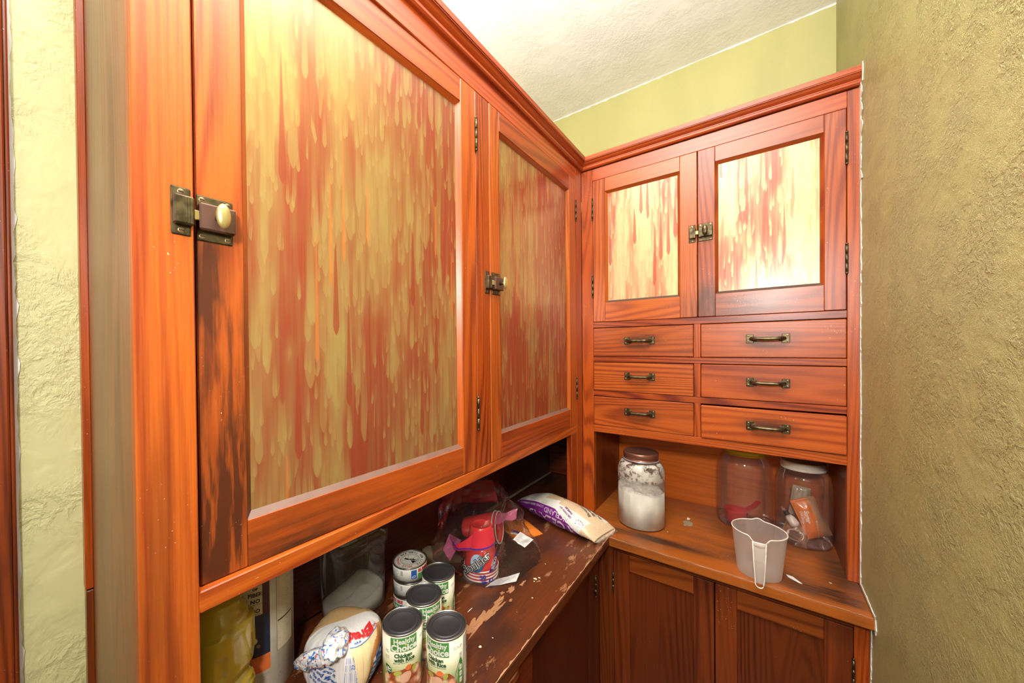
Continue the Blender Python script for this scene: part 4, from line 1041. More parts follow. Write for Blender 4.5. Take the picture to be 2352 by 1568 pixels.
# print on the film where it clings to the cups
def cone(u, v, d, flare=1.):
    """u = arc at the print's own radius, v = height above the counter"""
    r = .0515 + (.0345 - .0515) * min(1.12, max(0, v - .03) / .10) + .0035 if v > .03 else .0550
    r += max(0, -u - .032) * .9 * flare; a = faz(cc) + u / .047; return (cc[0] + (r + d) * math.cos(a), cc[1] + (r + d) * math.sin(a), ZT + v)
RF = NT('red_printed_film'); RF.P(Base_Color=(.74, .035, .06), Roughness=.15, Coat_Weight=1., Alpha=.93); RF = RF.m
DBLU = simple('violet_blue_print', (.04, .03, .33), .35); PBLU = simple('light_blue_print', (.42, .60, .78), .35); TEAL = simple('deep_blue_print', (.02, .10, .22), .35)
p = B()
def coneT(u, v, d): return cone(u, v, d, .12)
def band(u): return .098 - .9 * max(0, -u) * .8 - 6 * u * u * (1 if u < 0 else .15) 
us = [-.070 + i * .005 for i in range(26)]
top = [(u, .135 if u > -.02 else .135 - (-.02 - u) * 1.1) for u in us]
lo = [(u, .086 + .10 * u if u > -.045 else .0815 - .55 * (-.045 - u) + .9 * max(0, -.056 - u) * 1.5) for u in us]
for i in range(len(us) - 1):
    patch(p, [lo[i], lo[i + 1], top[i + 1], top[i]], cone, 0, .0006, .01)
    patch(p, [(lo[i][0], lo[i][1] + .0025), (lo[i + 1][0], lo[i + 1][1] + .0025), (lo[i + 1][0], lo[i + 1][1] + .0062), (lo[i][0], lo[i][1] + .0062)], cone, 1, .0012, .01)
patch(p, ell(-.010, .054, .018, .023, 24, -.15), coneT, 3, .0004); patch(p, ell(-.0115, .058, .0155, .019, 24, -.15), coneT, 2, .0008)
put_text(p, 'Boulder', .0262, coneT, (-.012, .051), 4, .0030, .62, .0012); put_text(p, 'Boulder', .0262, coneT, (-.012, .051), 5, .0014, .62, .0020); put_text(p, 'Boulder', .0262, coneT, (-.012, .051), 6, .0003, .62, .0028)
patch(p, [(.018, .030), (.037, .034), (.050, .066), (.050, .078), (.043, .070), (.028, .046)], cone, 1, .0010)
put_text(p, 'SOLO', .0118, coneT, (.0365, .049), 5, .0006, 1.02, .0018); put_text(p, 'MADE BY', .0042, cone, (.0300, .0525), 5, .0001, 1.02, .0018)
put_text(p, '50', .0150, cone, (.004, .019), 1, .0008, .12, .0010); put_text(p, 'CUPS', .0050, cone, (.006, .010), 1, .0002, .12, .0010)
patch(p, [(.018, .012), (.029, .014), (.029, .006), (.024, -.0 + .002), (.018, .005)], cone, 1, .001); put_text(p, '18', .0062, cone, (.0235, .009), 5, .0003, .1, .0018)
patch(p, ell(.007, .0045, .0075, .0035, 16, .1), cone, 1, .001)
p.build('film_print', [RF, DBLU, PBLU, TEAL, BLACK, WHITE, BLACK], bag)
# pale bar-code panels and red header caught in the folds
def quadp(name, pts, m, th=.0006, sub=6, amp=.004, seed=0, stripes=None):
    b = B(); A, Bq, Cq, D = [Vector(q) for q in pts]; nrm = (Bq - A).cross(D - A).normalized(); n = sub; vs = []; fs = []
    def P_(s, t, l=0): q = (A * (1 - s) + Bq * s) * (1 - t) + (D * (1 - s) + Cq * s) * t; return q + nrm * (amp * MN.noise(Vector((s * 3, t * 3, seed))) + l)
    for l in (0, th):
        for j in range(n + 1):
            for i in range(n + 1): vs.append(P_(i / n, j / n, l))
    k = (n + 1) ** 2
    for j in range(n):
        for i in range(n):
            a = j * (n + 1) + i; fs += [[a, a + 1, a + n + 2, a + n + 1], [k + a, k + a + n + 1, k + a + n + 2, k + a + 1]]
    b.add(vs, fs, 0, True)
    if stripes:
        for i in range(stripes):
            s0 = .08 + .84 * i / stripes; b.add([P_(s0, .1, th + .0003), P_(s0 + .35 / stripes, .1, th + .0003), P_(s0 + .35 / stripes, .9, th + .0003), P_(s0, .9, th + .0003)], [[0, 1, 2, 3]], 1)
    return b.build(name, [m, GRY], bag)
PALE = NT('pale_frosted_print'); PALE.P(Base_Color=(.70, .68, .68), Roughness=.4, Alpha=.8); PALE = PALE.m
quadp('barcode_panel', ((-.012, -.500, .948), (.020, -.487, .930), (.026, -.448, .938), (-.010, -.462, .955)), PALE, stripes=14)
quadp('barcode_panel', ((-.028, -.612, .8640), (.025, -.543, .8640), (.020, -.515, .8720), (-.020, -.575, .8680)), PALE, amp=.003, stripes=18)
RF2 = NT('red_header_film'); RF2.P(Base_Color=(.45, .01, .025), Roughness=.2, Coat_Weight=.6, Alpha=.5); RF2 = RF2.m
PKF = NT('pink_print_film'); PKF.P(Base_Color=(.55, .13, .25), Roughness=.25, Alpha=.5); PKF = PKF.m
quadp('header_film', ((-.235, -.46, .985), (-.150, -.37, .975), (-.165, -.38, 1.05), (-.235, -.46, 1.055)), RF2, amp=.02, seed=2)
quadp('header_film', ((-.240, -.545, 1.0), (-.215, -.49, 1.0), (-.215, -.48, 1.045), (-.24, -.55, 1.045)), RF2, amp=.01, seed=6)
quadp('header_film', ((-.165, -.628, .925), (-.135, -.632, .905), (-.120, -.60, .955), (-.165, -.60, .960)), PKF, amp=.008, seed=4)
quadp('header_film', ((-.075, -.50, .975), (-.040, -.435, .975), (-.045, -.42, 1.0), (-.09, -.47, .985)), PKF, amp=.008, seed=9)

# ---- orange sweet packet behind the bag
og = empty('snack_packet', (-.120, -.275, ZT), 'small orange foil packet lying between the cup bag and the rice', 'packet')
ogc = Vector((-.128, -.285, ZT)); oga = math.radians(-22)
def fog(u, v, d):
    # pillow: u in +-.075, v in +-.048
    a, c = u / .078, v / .050
    h = .024 * max(0, 1 - abs(a) ** 2.6) ** .6 * max(0, 1 - abs(c) ** 3) ** .6
    wv = .0012 * MN.noise(Vector((u * 60, v * 60, 1)))
    return (ogc.x + u * math.cos(oga) - v * math.sin(oga), ogc.y + u * math.sin(oga) + v * math.cos(oga), ogc.z + .0016 + h + wv * (h > .003) + d)
vs = []; fs = []; n1, n2 = 48, 32
for s in (0, 1):
    for j in range(n2 + 1):
        for i in range(n1 + 1):
            q = fog(-.078 + .156 * i / n1, -.05 + .1 * j / n2, 0); vs.append(q if s else (q[0], q[1], ZT + .0004))
k = (n1 + 1) * (n2 + 1)
for j in range(n2):
    for i in range(n1):
        a = j * (n1 + 1) + i; fs += [[k + a, k + a + 1, k + a + n1 + 2, k + a + n1 + 1], [a, a + n1 + 1, a + n1 + 2, a + 1]]
def rim_faces(n1, n2, k, fs):
    for i in range(n1): fs += [[i, i + 1, k + i + 1, k + i], [n2 * (n1 + 1) + i + 1, n2 * (n1 + 1) + i, k + n2 * (n1 + 1) + i, k + n2 * (n1 + 1) + i + 1]]
    for j in range(n2): a = j * (n1 + 1); fs += [[a + n1 + 1, a, k + a, k + a + n1 + 1], [a + n1, a + n1 + n1 + 1, k + a + n1 + n1 + 1, k + a + n1]]
rim_faces(n1, n2, k, fs)
ORF = filmy('orange_foil', (.82, .23, .02)); ogb = mesh_obj('wrapper', vs, fs, ORF, og, wloc(og), True)
p = B()
patch(p, ell(-.028, .006, .036, .022, 20, .2), fog, 0, .0006); patch(p, ell(-.034, -.006, .030, .012, 20, .2), fog, 3, .0009)
patch(p, [(-.056, .004), (-.030, -.004), (-.004, .010), (-.012, .028), (-.046, .024)], fog, 1, .0012); patch(p, [(-.046, .022), (-.014, .027), (-.010, .033), (-.044, .030)], fog, 2, .0014)
patch(p, ell(-.034, .010, .014, .005, 14, .3), fog, 4, .0016)
patch(p, [(.022, -.050), (.070, -.034), (.072, -.026), (.022, -.042)], fog, 2, .0008); patch(p, [(.024, -.0490), (.068, -.0335), (.068, -.0420), (.03, -.0495)], fog, 5, .0012)
p.build('wrapper_print', [BLACK, simple('chocolate_print', (.12, .03, .012), .35), DBLU, GRY, simple('peanut_orange_print', (.75, .28, .04), .4), WHITE], ogb)

# ---- bag of jasmine rice
rg_ = empty('rice_bag', (-.03, -.155, ZT), 'purple and white bag of long grain rice lying in the corner of the counter', 'bag')
KEY = [(0, -.230, -.092, .012, .012), (.05, -.215, -.096, .028, .026), (.18, -.170, -.110, .048, .052), (.38, -.098, -.136, .058, .080), (.58, -.018, -.166, .0535, .088), (.78, .062, -.176, .060, .074), (.93, .118, -.172, .064, .045), (.985, .140, -.168, .064, .020), (1, .146, -.167, .064, .010)]
def key(u):
    u = max(0, min(1, u))
    for A, Bk in zip(KEY, KEY[1:]):
        if u <= Bk[0]:
            t = (u - A[0]) / (Bk[0] - A[0]); return [A[i] + (Bk[i] - A[i]) * t for i in range(1, 5)]
KS = [[sum(key(min(1, max(0, i / 200 + o * .012)))[c] for o in range(-3, 4)) / 7 for c in range(4)] for i in range(201)]
def frice(u, th, d=0.):
    """u 0..1 along the bag, th in radians: 0 = back, pi/2 = top, pi = front"""
    x = u * 200; i = min(199, max(0, int(x))); t = x - i; cx, cy, w_, h_ = [KS[i][c] * (1 - t) + KS[i + 1][c] * t for c in range(4)]
    ux, uy = .976, -.218; px, py = .218, .976
    if u > .9: w_ = w_ * 1.0
    e = .85
    a = (w_ + d) * sgn(math.cos(th)) * abs(math.cos(th)) ** e; z = (h_ / 2 + d) * sgn(math.sin(th)) * abs(math.sin(th)) ** e
    wr_ = .0012 * MN.noise(Vector((u * 22, th * 1.5, 2))) + .0008 * MN.noise(Vector((u * 50, th * 5, 7)))
    a *= 1 + wr_ * 8; z *= 1 + wr_ * 8
    return (cx + px * a, cy + py * a, max(ZT + .0003, ZT + .0004 + h_ / 2 + z + (d if th > PI else 0)))
n1, n2 = 220, 160; vs = []; fs = []; fm = []
for i in range(n1 + 1):
    for j in range(n2): vs.append(frice(i / n1, 2 * PI * j / n2))
def rmat(u, th):
    D_ = math.degrees(th)   # 0 purple 1 white 2 rice
    if u > .945: return 2
    if 270 < D_ or D_ < 20: return 1 if u < .9 else 2
    if u < .60:
        if D_ > 143: return 0
        if u > .44 and D_ < 110 - (u - .44) * 90: return 2 if D_ > 52 else 1
        return 1
    lim = 143 + (u - .60) * 220
    if D_ > lim and u < .86: return 0
    lo = 112 - (u - .6) * 12; hi = 72 - (u - .6) * 20
    if D_ > lo: return 1 if u < .885 - (D_ - 143) * .0006 else 2
    if D_ > hi - 4: return 2
    return 1
for i in range(n1):
    for j in range(n2):
        fs.append([i * n2 + j, i * n2 + (j + 1) % n2, (i + 1) * n2 + (j + 1) % n2, (i + 1) * n2 + j]); fm.append(rmat((i + .5) / n1, 2 * PI * (j + .5) / n2))
fs.append(list(range(n2))); fm.append(1); fs.append([n1 * n2 + j for j in range(n2)][::-1]); fm.append(2)
PUR = filmy('purple_bag_film', (.20, .02, .24)); WHF = filmy('white_rice_bag_film', (.80, .77, .72))
RIC = NT('rice_through_film'); _n = RIC.noise(RIC.mapping(RIC.obj(), (1, 1.8, 1)), 260, 3, .6)
RIC.P(Base_Color=RIC.mix(RIC.ss(_n, .35, .65), (.80, .62, .42), (.66, .46, .28)), Roughness=.3, Coat_Weight=.6, Coat_Roughness=.1); RIC.bump(_n, .4, .0015); RIC = RIC.m
rb = mesh_obj('bag', vs, fs, [PUR, WHF, RIC], rg_, wloc(rg_), True, fm)
LN = .39
def frt(u0, th0):
    return lambda s, t, d: frice(u0 + s / LN, th0 - t / .048, d + .0005)
p = B()
put_text(p, 'RICELAND', .026, frt(.62, math.radians(163)), (0, 0), 0, .0003, PI, .0004, 'CENTER', .8)
put_text(p, 'RICELAND', .046, frt(.55, math.radians(200)), (0, 0), 0, .0012, PI, .0004, 'CENTER', .95)
put_text(p, 'LONG GRAIN JASMINE RICE', .0125, frt(.30, math.radians(160)), (0, 0), 0, .0001, PI + .05, .0004, 'CENTER', .9)
rr = random.Random(3)
for (u0, du, d0, d1, nl) in ((.12, .10, 138, 112, 6), (.27, .15, 136, 92, 11), (.44, .07, 138, 118, 5), (.70, .10, 62, 40, 6), (.80, .09, 66, 52, 3)):
    for i in range(nl):
        th = math.radians(d0 + (d1 - d0) * i / nl); k = .020 if i == 0 else .008
        ua = u0; ub = u0 + du * rr.uniform(.6, 1)
        n = 6; pts = [frice(ua + (ub - ua) * q / n, th, .0006) for q in range(n + 1)] + [frice(ub + (ua - ub) * q / n, th - k, .0006) for q in range(n + 1)]
        p.add(pts, [[q, q + 1, 2 * n - q, 2 * n + 1 - q] for q in range(n)], 1)
put_text(p, 'GROWN BY', .0105, frt(.70, math.radians(133)), (0, 0), 2, .0004, PI - .35); put_text(p, 'FAMILIES', .0095, frt(.715, math.radians(119)), (0, 0), 2, .0004, PI - .35)
for i in range(12):
    a = 2 * PI * i / 12; put_text(p, 'QUALITY RICE'[i], .0065, frt(.845, math.radians(146)), (.0125 * math.sin(a), .0125 * math.cos(a)), 3, .0003, -a)
put_text(p, 'USA', .006, frt(.845, math.radians(146)), (0, 0), 4, .0002)
for i, s in enumerate(('GLUTEN FREE', 'SODIUM FREE', 'CHOLESTEROL FREE')): put_text(p, s, .0085, frt(.80 + .012 * i, math.radians(80 - i * 15)), (0, 0), 1, .0003, PI - .35 + PI)
n = 4; p.add([frice(.575 + .02 * (i % 2), math.radians(76 if i < 2 else 70), .0008) for i in (0, 1)] + [frice(.575 + .022 * (1 - i), math.radians(70), .0008) for i in (0, 1)], [[0, 1, 2, 3]], 1)
p.build('bag_print', [simple('lilac_white_print', (.70, .62, .72), .4), simple('dark_grey_print', (.08, .08, .09), .4), simple('purple_print', (.22, .04, .20), .4), simple('slate_blue_print', (.08, .12, .25), .4), simple('pink_red_print', (.7, .15, .18), .4)], rb)
SEAL = film('frosty_seal', (.9, .85, .9), .25, 60, .08, .8, .5)   # crimped clear seals at both ends
for (u, L) in ((1., .012), (0., -.010)):
    b = B(); rows = []
    for k in range(3):
        row = []
        for i in range(17):
            t = -1 + 2 * i / 16; cx, cy, w_, h_ = KS[200 if u else 0]
            row.append((cx + .218 * w_ * t + .976 * L * k / 2, cy + .976 * w_ * t - .218 * L * k / 2, ZT + .006 + .002 * math.sin(i * 1.9 + k) + .001 * k))
        rows.append(row)
    b.add([q for r_ in rows for q in r_], [[r_ * 17 + i, r_ * 17 + i + 1, (r_ + 1) * 17 + i + 1, (r_ + 1) * 17 + i] for r_ in range(2) for i in range(16)], 0, True)
    b.build('seal', [SEAL], rg_)

# ---- jars
GLASS = film('jar_glass', (.99, .985, .98), .01, 0, .02, 0, .45)
def jar(name, c, r, z, H, neck, label, lid_mat, lid_r, lid_h, glass, sh=.06, rings=True, bead=None):
    t = empty(name, (c[0], c[1], z), label, 'jar')
    pr = [(0, z + .0045), (r * .55, z + .0035), (r * .86, z + .0004), (r * .955, z + .003), (r, z + .014), (r, z + H - sh)]
    for i in range(1, 10):
        a = PI / 2 * i / 9; pr.append((neck + (r - neck) * math.cos(a) ** .8, z + H - sh + (sh - .006) * math.sin(a)))
    pr += [(neck, z + H + .018)]
    b = B(); b.lathe(pr, c, 72, 0); b.build('glass', [glass], t)
    b = B(); z1 = z + H + .001; prof = [(lid_r - .001, z1), (lid_r, z1 + .001)]
    if rings: prof += [(lid_r, z1 + .005), (lid_r - .0012, z1 + .006), (lid_r - .0012, z1 + .008), (lid_r, z1 + .009)]
    prof += [(lid_r, z1 + lid_h - .003), (lid_r - .0012, z1 + lid_h - .0008), (lid_r - .003, z1 + lid_h), (lid_r - .005, z1 + lid_h - .0008), (0, z1 + lid_h - .0008)]
    b.lathe(prof, c, 64, 0)
    if bead: b.lathe([(lid_r, z1 - .0006), (lid_r + .0016, z1 - .0002), (lid_r + .0016, z1 + .0014), (lid_r, z1 + .002)], c, 64, 1)
    b.build('lid', [lid_mat] + ([bead] if bead else []), t)
    return t
COPPER = simple('copper_coated_lid', (.36, .15, .11), .30, .75)
fj = (.2099, .0178)
jar('flour_jar', fj, .0785, ZT, .232, .055, 'large glass jar of white flour with a copper-coloured lid', COPPER, .0585, .027, GLASS, .046, True, simple('bright_lid_bead', (.75, .74, .75), .3, .6))
FL = simple('white_flour', (.90, .86, .77), .9)
heap(fj, lambda a: .0765, ZT + .006, ZT + .127, 6, FL, 'flour', 'white flour filling the jar with the copper-coloured lid', 'flour', 72, 16, .006, (-.12, -.05))
DUST = NT('flour_dust'); _v = DUST.obj(False); _n = DUST.noise(DUST.mapping(_v, (1, 1, 1.2)), 38, 6, .7); _sp = DUST.add('ShaderNodeSeparateXYZ'); DUST.l.new(_v, _sp.inputs[0])
_a = DUST.math('MULTIPLY', DUST.ss(_n, .40, .52), DUST.ss(_sp.outputs[2], .150, .178)); _b = DUST.math('MULTIPLY', DUST.ss(_n, .36, .60), .30)
DUST.P(Base_Color=(.80, .76, .68), Roughness=.9, Alpha=DUST.math('MAXIMUM', DUST.math('MULTIPLY', _a, .8), _b)); DUST = DUST.m
fjo = [o for o in bpy.data.objects if o.name == 'flour_jar'][0]
b = B(); pr = [(.0772, ZT + .128), (.0774, ZT + .186)] + [(.054 + .0232 * math.cos(PI / 2 * i / 8) ** .8, ZT + .186 + .039 * math.sin(PI / 2 * i / 8)) for i in range(1, 9)]
b.lathe(pr, fj, 72, 0); b.build('dust_film', [DUST], fjo)

PET = film('thin_clear_jar_plastic', (.97, .94, .92), .035, 5, .035, .12, .4)
yj = (.5070, .2340)
jar('clear_jar', yj, .0825, ZT, .250, .060, 'big clear jar with a yellow lid, red scoop inside, at the niche back', simple('yellow_lid_plastic', (.72, .50, .02), .35), .0625, .020, PET, .075)
wj = (.6630, .2000)
jar('clear_jar', wj, .0720, ZT, .236, .054, 'big clear jar with a white lid holding bagged sugars', simple('white_lid_plastic', (.80, .72, .64), .4), .0570, .026, PET, .075)
# red measuring scoop inside the yellow-lidded jar
sc = (.4830, .2150); sz = ZT + .008
sco = empty('measuring_scoop', (sc[0], sc[1], sz), 'red plastic measuring scoop lying inside the jar with the yellow lid', 'scoop')
REDP = simple('red_plastic', (.72, .025, .03), .3)
b = B(); b.lathe([(0, sz), (.026, sz), (.030, sz + .003), (.0365, sz + .040), (.0375, sz + .041), (.0375, sz + .0425), (.036, sz + .0425), (.0285, sz + .004), (0, sz + .002)], sc, 48, 0); b.build('bowl', [REDP], sco)
b = B(); hp = [Vector((sc[0] + .030, sc[1] + .020, sz + .041)), Vector((sc[0] + .050, sc[1] + .040, sz + .050)), Vector((sc[0] + .066, sc[1] + .058, sz + .064))]
for i in range(2):
    d_ = (hp[i + 1] - hp[i]).normalized(); sd = d_.cross(Vector((0, 0, 1))).normalized() * .009; nu = Vector((0, 0, .0025))
    b.add([hp[i] - sd, hp[i] + sd, hp[i + 1] + sd, hp[i + 1] - sd, hp[i] - sd + nu, hp[i] + sd + nu, hp[i + 1] + sd + nu, hp[i + 1] - sd + nu], [[0, 1, 2, 3], [7, 6, 5, 4], [0, 4, 5, 1], [1, 5, 6, 2], [2, 6, 7, 3], [3, 7, 4, 0]])
b.build('handle', [REDP], sco)

def pouch(name, label, c, size, M, mats, matf, seed=0, prints=None, cat='bag', pmats=None, pw=(2.4, 2.4)):
    """sealed pillow bag; size = (half width, half height, half depth); local x right, z up, -y front"""
    n1, n2 = 30, 36; hx, hz, hy = size
    def P_(u, v, side, d=0.):
        k = max(0, 1 - abs(u) ** pw[0]) ** .55 * max(0, 1 - abs(v) ** pw[1]) ** .55
        y = side * (.0006 + (hy * k + .0022 * MN.noise(Vector((u * 2.6, v * 2.6, seed + side))) * min(1, k * 3)) + d)
        x = u * hx * (1 - .10 * (1 - v * v) * (abs(u) ** 2) * -1 * 0 - .05 * k); z = v * hz
        return M @ Vector((x, y, z)) + Vector(c)
    vs = []; fs = []; fm = []
    for s in (-1, 1):
        for j in range(n2 + 1):
            for i in range(n1 + 1): vs.append(P_(-1 + 2 * i / n1, -1 + 2 * j / n2, s))
    k = (n1 + 1) * (n2 + 1)
    for j in range(n2):
        for i in range(n1):
            a = j * (n1 + 1) + i; u, v = -1 + 2 * (i + .5) / n1, -1 + 2 * (j + .5) / n2
            fs += [[a, a + 1, a + n1 + 2, a + n1 + 1], [k + a, k + a + n1 + 1, k + a + n1 + 2, k + a + 1]]; fm += [matf(u, v), matf(u, v)]
    k0 = len(fs); rim_faces(n1, n2, k, fs); fm += [0] * (len(fs) - k0)
    t = empty(name, c, label, cat)
    o = mesh_obj('wrapper', vs, fs, mats, t, c, True, fm)
    if prints:
        p = B(); prints(p, lambda x, z, d: P_(x / hx, z / hz, -1, d)); p.build('wrapper_print', pmats, o)
    return t
SUGB = filmy('brown_sugar_film', (.52, .27, .14)); ORB = filmy('orange_bag_film', (.80, .20, .03)); DKB = filmy('dark_brown_sugar_film', (.34, .15, .08)); PAL = filmy('pale_bag_film', (.50, .40, .30))
WB = simple('white_bag_print', (.82, .75, .68), .4)
Rz = lambda a: Matrix.Rotation(a, 3, 'Z'); Ry = lambda a: Matrix.Rotation(a, 3, 'Y'); Rx = lambda a: Matrix.Rotation(a, 3, 'X')
def pr_sugar(p, f):
    put_text(p, 'Sugar', .017, f, (-.012, .012), 0, .0006, PI / 2 - .2 + PI); put_text(p, 'Light Brown', .008, f, (-.025, .010), 0, .0003, PI / 2 - .2 + PI); put_text(p, 'NET WT 32 OZ (2 LB)', .006, f, (.0, -.03), 0, .0002, PI / 2 - .2)
pouch('sugar_bag', 'upright orange and tan bag of brown sugar inside the white-lidded jar', (.6790, .1680, ZT + .092), (.0320, .0620, .0230), Rz(.25) @ Ry(-.38) @ Rx(-.03), [ORB, SUGB], lambda u, v: 0 if u < .25 + .1 * v else 1, 3, pr_sugar, 'bag', [WB], (2.6, 2.0))
def pr_dark(p, f):
    patch(p, ell(.0, -.008, .022, .018, 24, .2), f, 0, .0006)
    for i in range(7): patch(p, [(-.014, .002 - i * .0022), (-.014, .0030 - i * .0022), (.013, .0030 - i * .0022), (.013, .002 - i * .0022)], f, 1, .0010)
    for i in range(14): patch(p, [(-.014 + i * .0018, -.022), (-.014 + i * .0018, -.014), (-.0132 + i * .0018, -.014), (-.0132 + i * .0018, -.022)], f, 1, .0010)
pouch('sugar_bag', 'dark brown sugar bag with a round barcode label, bottom left in the white-lidded jar', (.6440, .1720, ZT + .034), (.032, .028, .014), Rz(-.1) @ Ry(.30) @ Rx(-.2), [DKB], lambda u, v: 0, 5, pr_dark, 'bag', [WHITE, BLACK], (3, 3))
def pr_green(p, f): patch(p, ell(.004, -.012, .0125, .010, 20, .3), f, 0, .0006); put_text(p, 'Tree', .008, f, (.004, -.010), 1, .0003, .3, .0010)
pouch('nut_bag', 'pale clear bag with a green oval sticker, standing at the back of the white-lidded jar', (.6560, .2220, ZT + .120), (.0230, .050, .012), Rz(.1) @ Ry(.12), [PAL], lambda u, v: 0, 8, pr_green, 'bag', [GRN, WHITE], (3, 3))
# white-capped tube of sprinkles leaning in the same jar
tb = empty('piping_tube', (.6300, .1650, ZT + .075), 'small dark and white squeeze tube leaning in the white-lidded jar', 'tube')
b = B(); a0 = Vector((.6080, .1700, ZT + .108)); a1 = Vector((.6400, .1500, ZT + .066))
b.tube([a0, a0.lerp(a1, .22), a0.lerp(a1, .25)], [.0060, .0065, .0065], 0, 16); b.build('cap', [DKB], tb)
b = B(); b.tube([a0.lerp(a1, .25), a0.lerp(a1, .5)], [.0072, .0080], 0, 16); b.build('collar', [BLACK], tb)
b = B(); b.tube([a0.lerp(a1, .5), a0.lerp(a1, .65), a1, a1 + (a1 - a0) * .12], [.0080, .0125, .0135, .009], 0, 16); b.build('tube_body', [filmy('white_tube_film', (.75, .68, .62))], tb)

# ---- frosted measuring cup
mc = (.5480, -.0930); mz = ZT; MH = .120
mcup = empty('measuring_cup', (mc[0], mc[1], mz), 'frosted plastic measuring cup with its handle towards the counter edge', 'measuring cup')
FR = NT('frosted_polypropylene'); FR.n.remove(FR.b)
_d = FR.add('ShaderNodeBsdfDiffuse'); _d.inputs[0].default_value = (.92, .86, .80, 1); _t = FR.add('ShaderNodeBsdfTransparent'); _t.inputs[0].default_value = (.95, .90, .86, 1)
_tl = FR.add('ShaderNodeBsdfTranslucent'); _tl.inputs[0].default_value = (.92, .86, .80, 1); _g = FR.add('ShaderNodeBsdfGlossy'); _g.inputs['Roughness'].default_value = .22
_lw = FR.add('ShaderNodeLayerWeight'); _lw.inputs[0].default_value = .4
m1 = FR.add('ShaderNodeMixShader'); m1.inputs[0].default_value = .45; FR.l.new(_d.outputs[0], m1.inputs[1]); FR.l.new(_tl.outputs[0], m1.inputs[2])
m2 = FR.add('ShaderNodeMixShader'); FR.l.new(FR.math('MULTIPLY_ADD', _lw.outputs['Facing'], .45, .26), m2.inputs[0]); FR.l.new(_t.outputs[0], m2.inputs[1]); FR.l.new(m1.outputs[0], m2.inputs[2])
m3 = FR.add('ShaderNodeMixShader'); FR.l.new(FR.math('MULTIPLY_ADD', _lw.outputs['Fresnel'], .4, .02), m3.inputs[0]); FR.l.new(m2.outputs[0], m3.inputs[1]); FR.l.new(_g.outputs[0], m3.inputs[2])
FR.l.new(m3.outputs[0], FR.out.inputs[0]); FRE = FR.m
FRW = FRE.copy(); FRW.name = 'frosted_handle'
for _nd in FRW.node_tree.nodes:
    if _nd.type == 'MATH' and abs(_nd.inputs[2].default_value - .26) < 1e-4: _nd.inputs[2].default_value = .52
    if _nd.type == 'MATH' and abs(_nd.inputs[2].default_value - .02) < 1e-4: _nd.inputs[1].default_value = .1
FRS = simple('frosted_rim', (.78, .70, .62), .3)
hd = faz(mc) * 0 - PI / 2 + .02        # handle direction: straight out over the counter's front edge
def crad(z): return .0505 + (.0625 - .0505) * (z / MH)
n = 96; hw = .235
angs = [hd + hw + (2 * PI - 2 * hw) * i / n for i in range(n + 1)]
def rimr(a):   # pouring lip on the far side, slight heart-shaped pinch at the handle
    k = abs((a - hd + PI) % (2 * PI) - PI); return 1 + .10 * math.exp(-((k - PI) / .16) ** 2) - .02 * math.exp(-((k - hw) / .3) ** 2)
def rimz(a):
    k = abs((a - hd + PI) % (2 * PI) - PI); return MH + .004 * math.exp(-((k - PI) / .16) ** 2) - .012 * math.exp(-((k - hw) / .10) ** 2)
b = B(); rows = []
for j in range(15):
    t = j / 14; rows.append([(mc[0] + crad(rimz(a) * t) * (1 + (rimr(a) - 1) * t ** 6) * math.cos(a), mc[1] + crad(rimz(a) * t) * (1 + (rimr(a) - 1) * t ** 6) * math.sin(a), mz + .001 + rimz(a) * t * (1 - .001)) for a in angs])
vs = [q for r_ in rows for q in r_]; N = n + 1
b.add(vs, [[j * N + i, j * N + i + 1, (j + 1) * N + i + 1, (j + 1) * N + i] for j in range(14) for i in range(n)], 0, True)
ba = [hd + 2 * PI * i / 72 for i in range(72)]
b.add([(mc[0] + crad(0) * math.cos(a), mc[1] + crad(0) * math.sin(a), mz + .0012) for a in ba], [list(range(72))], 0)
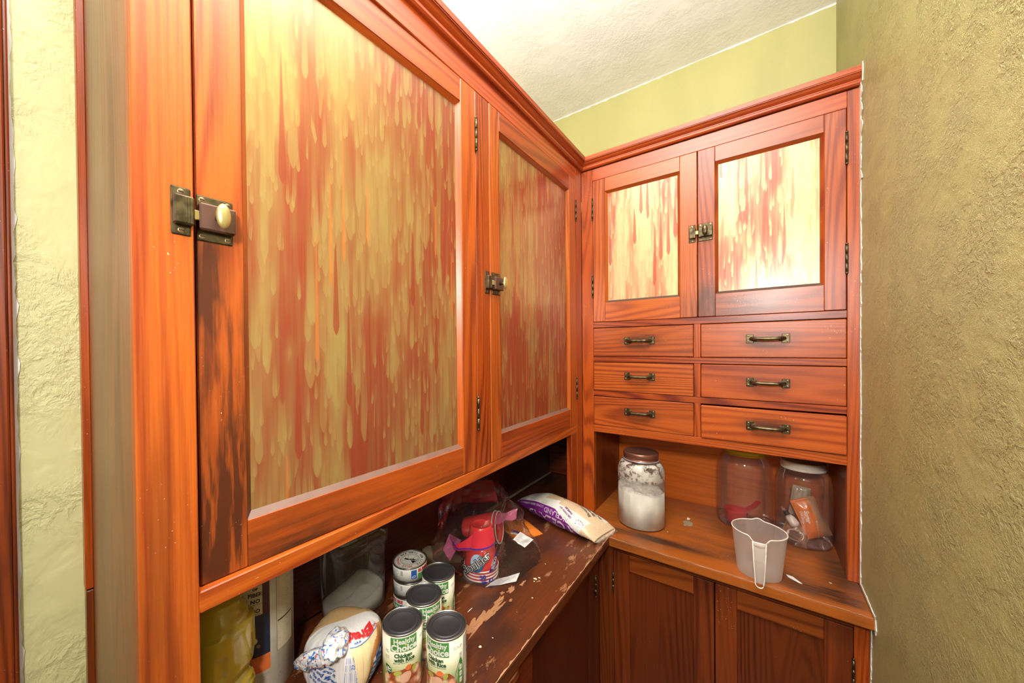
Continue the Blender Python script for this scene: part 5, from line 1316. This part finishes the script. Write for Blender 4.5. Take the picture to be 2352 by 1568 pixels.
# front wall panel closing the gap behind the hollow handle, set lower like a notch
gp = []; m_ = 8
for j in range(9):
    z = (MH - .0135) * j / 8
    for i in range(m_ + 1):
        a = hd - hw + 2 * hw * i / m_; gp.append((mc[0] + crad(z) * math.cos(a), mc[1] + crad(z) * math.sin(a), mz + .001 + z))
b.add(gp, [[j * (m_ + 1) + i, j * (m_ + 1) + i + 1, (j + 1) * (m_ + 1) + i + 1, (j + 1) * (m_ + 1) + i] for j in range(8) for i in range(m_)], 0, True)
b.build('cup_wall', [FRE], mcup)
b = B(); rimp = [rows[-1][i] for i in range(N)]; b.tube(rimp, .0016, 0, 8)
er = Vector((math.cos(hd), math.sin(hd), 0)); es = Vector((-math.sin(hd), math.cos(hd), 0)); ctr = Vector((mc[0], mc[1], mz))
def hpnt(s, t):   # handle outline: from the rim down, out and round the tip
    # t 0..1 down the side
    z = MH - .014 - t * (MH - .014 - .004); out = .060 + .016 * min(1, t * 2.2) ** .8 + .000 * t; half = .0145 - .0055 * t
    return ctr + er * out + es * half * s + Vector((0, 0, z))
outl = [Vector(rimp[-1])] + [hpnt(-1, i / 14) for i in range(15)]
tipc = (hpnt(-1, 1) + hpnt(1, 1)) / 2
tip = [tipc + es * -.009 * math.cos(a) + Vector((0, 0, -.009 * math.sin(a))) for a in [PI * k / 8 for k in range(1, 8)]]
outl2 = [hpnt(1, i / 14) for i in range(14, -1, -1)] + [Vector(rimp[0])]
b.tube(outl + tip + outl2, .0018, 0, 8); b.build('rim', [FRS], mcup)
b = B()   # recessed web between the handle's edges, and its two side walls
lw = []; 
for i in range(15):
    L_, R2 = hpnt(-1, i / 14), hpnt(1, i / 14); inn = er * -.006
    wl_ = ctr + er * crad(0) * 0
    lw += [L_ - er * (L_ - ctr).dot(er) + er * (crad(max(0, L_.z - mz)) * .985), L_, L_ + inn + es * .0012, R2 + inn - es * .0012, R2, R2 - er * (R2 - ctr).dot(er) + er * (crad(max(0, R2.z - mz)) * .985)]
b.add(lw, [[i * 6 + k, i * 6 + k + 1, (i + 1) * 6 + k + 1, (i + 1) * 6 + k] for i in range(14) for k in range(5)], 0, False)
b.build('handle', [FRW], mcup)

for ob in bpy.data.objects:
    if ob.type == 'MESH' and ob.parent and 'print' in ob.name: ob['kind'] = 'stuff'
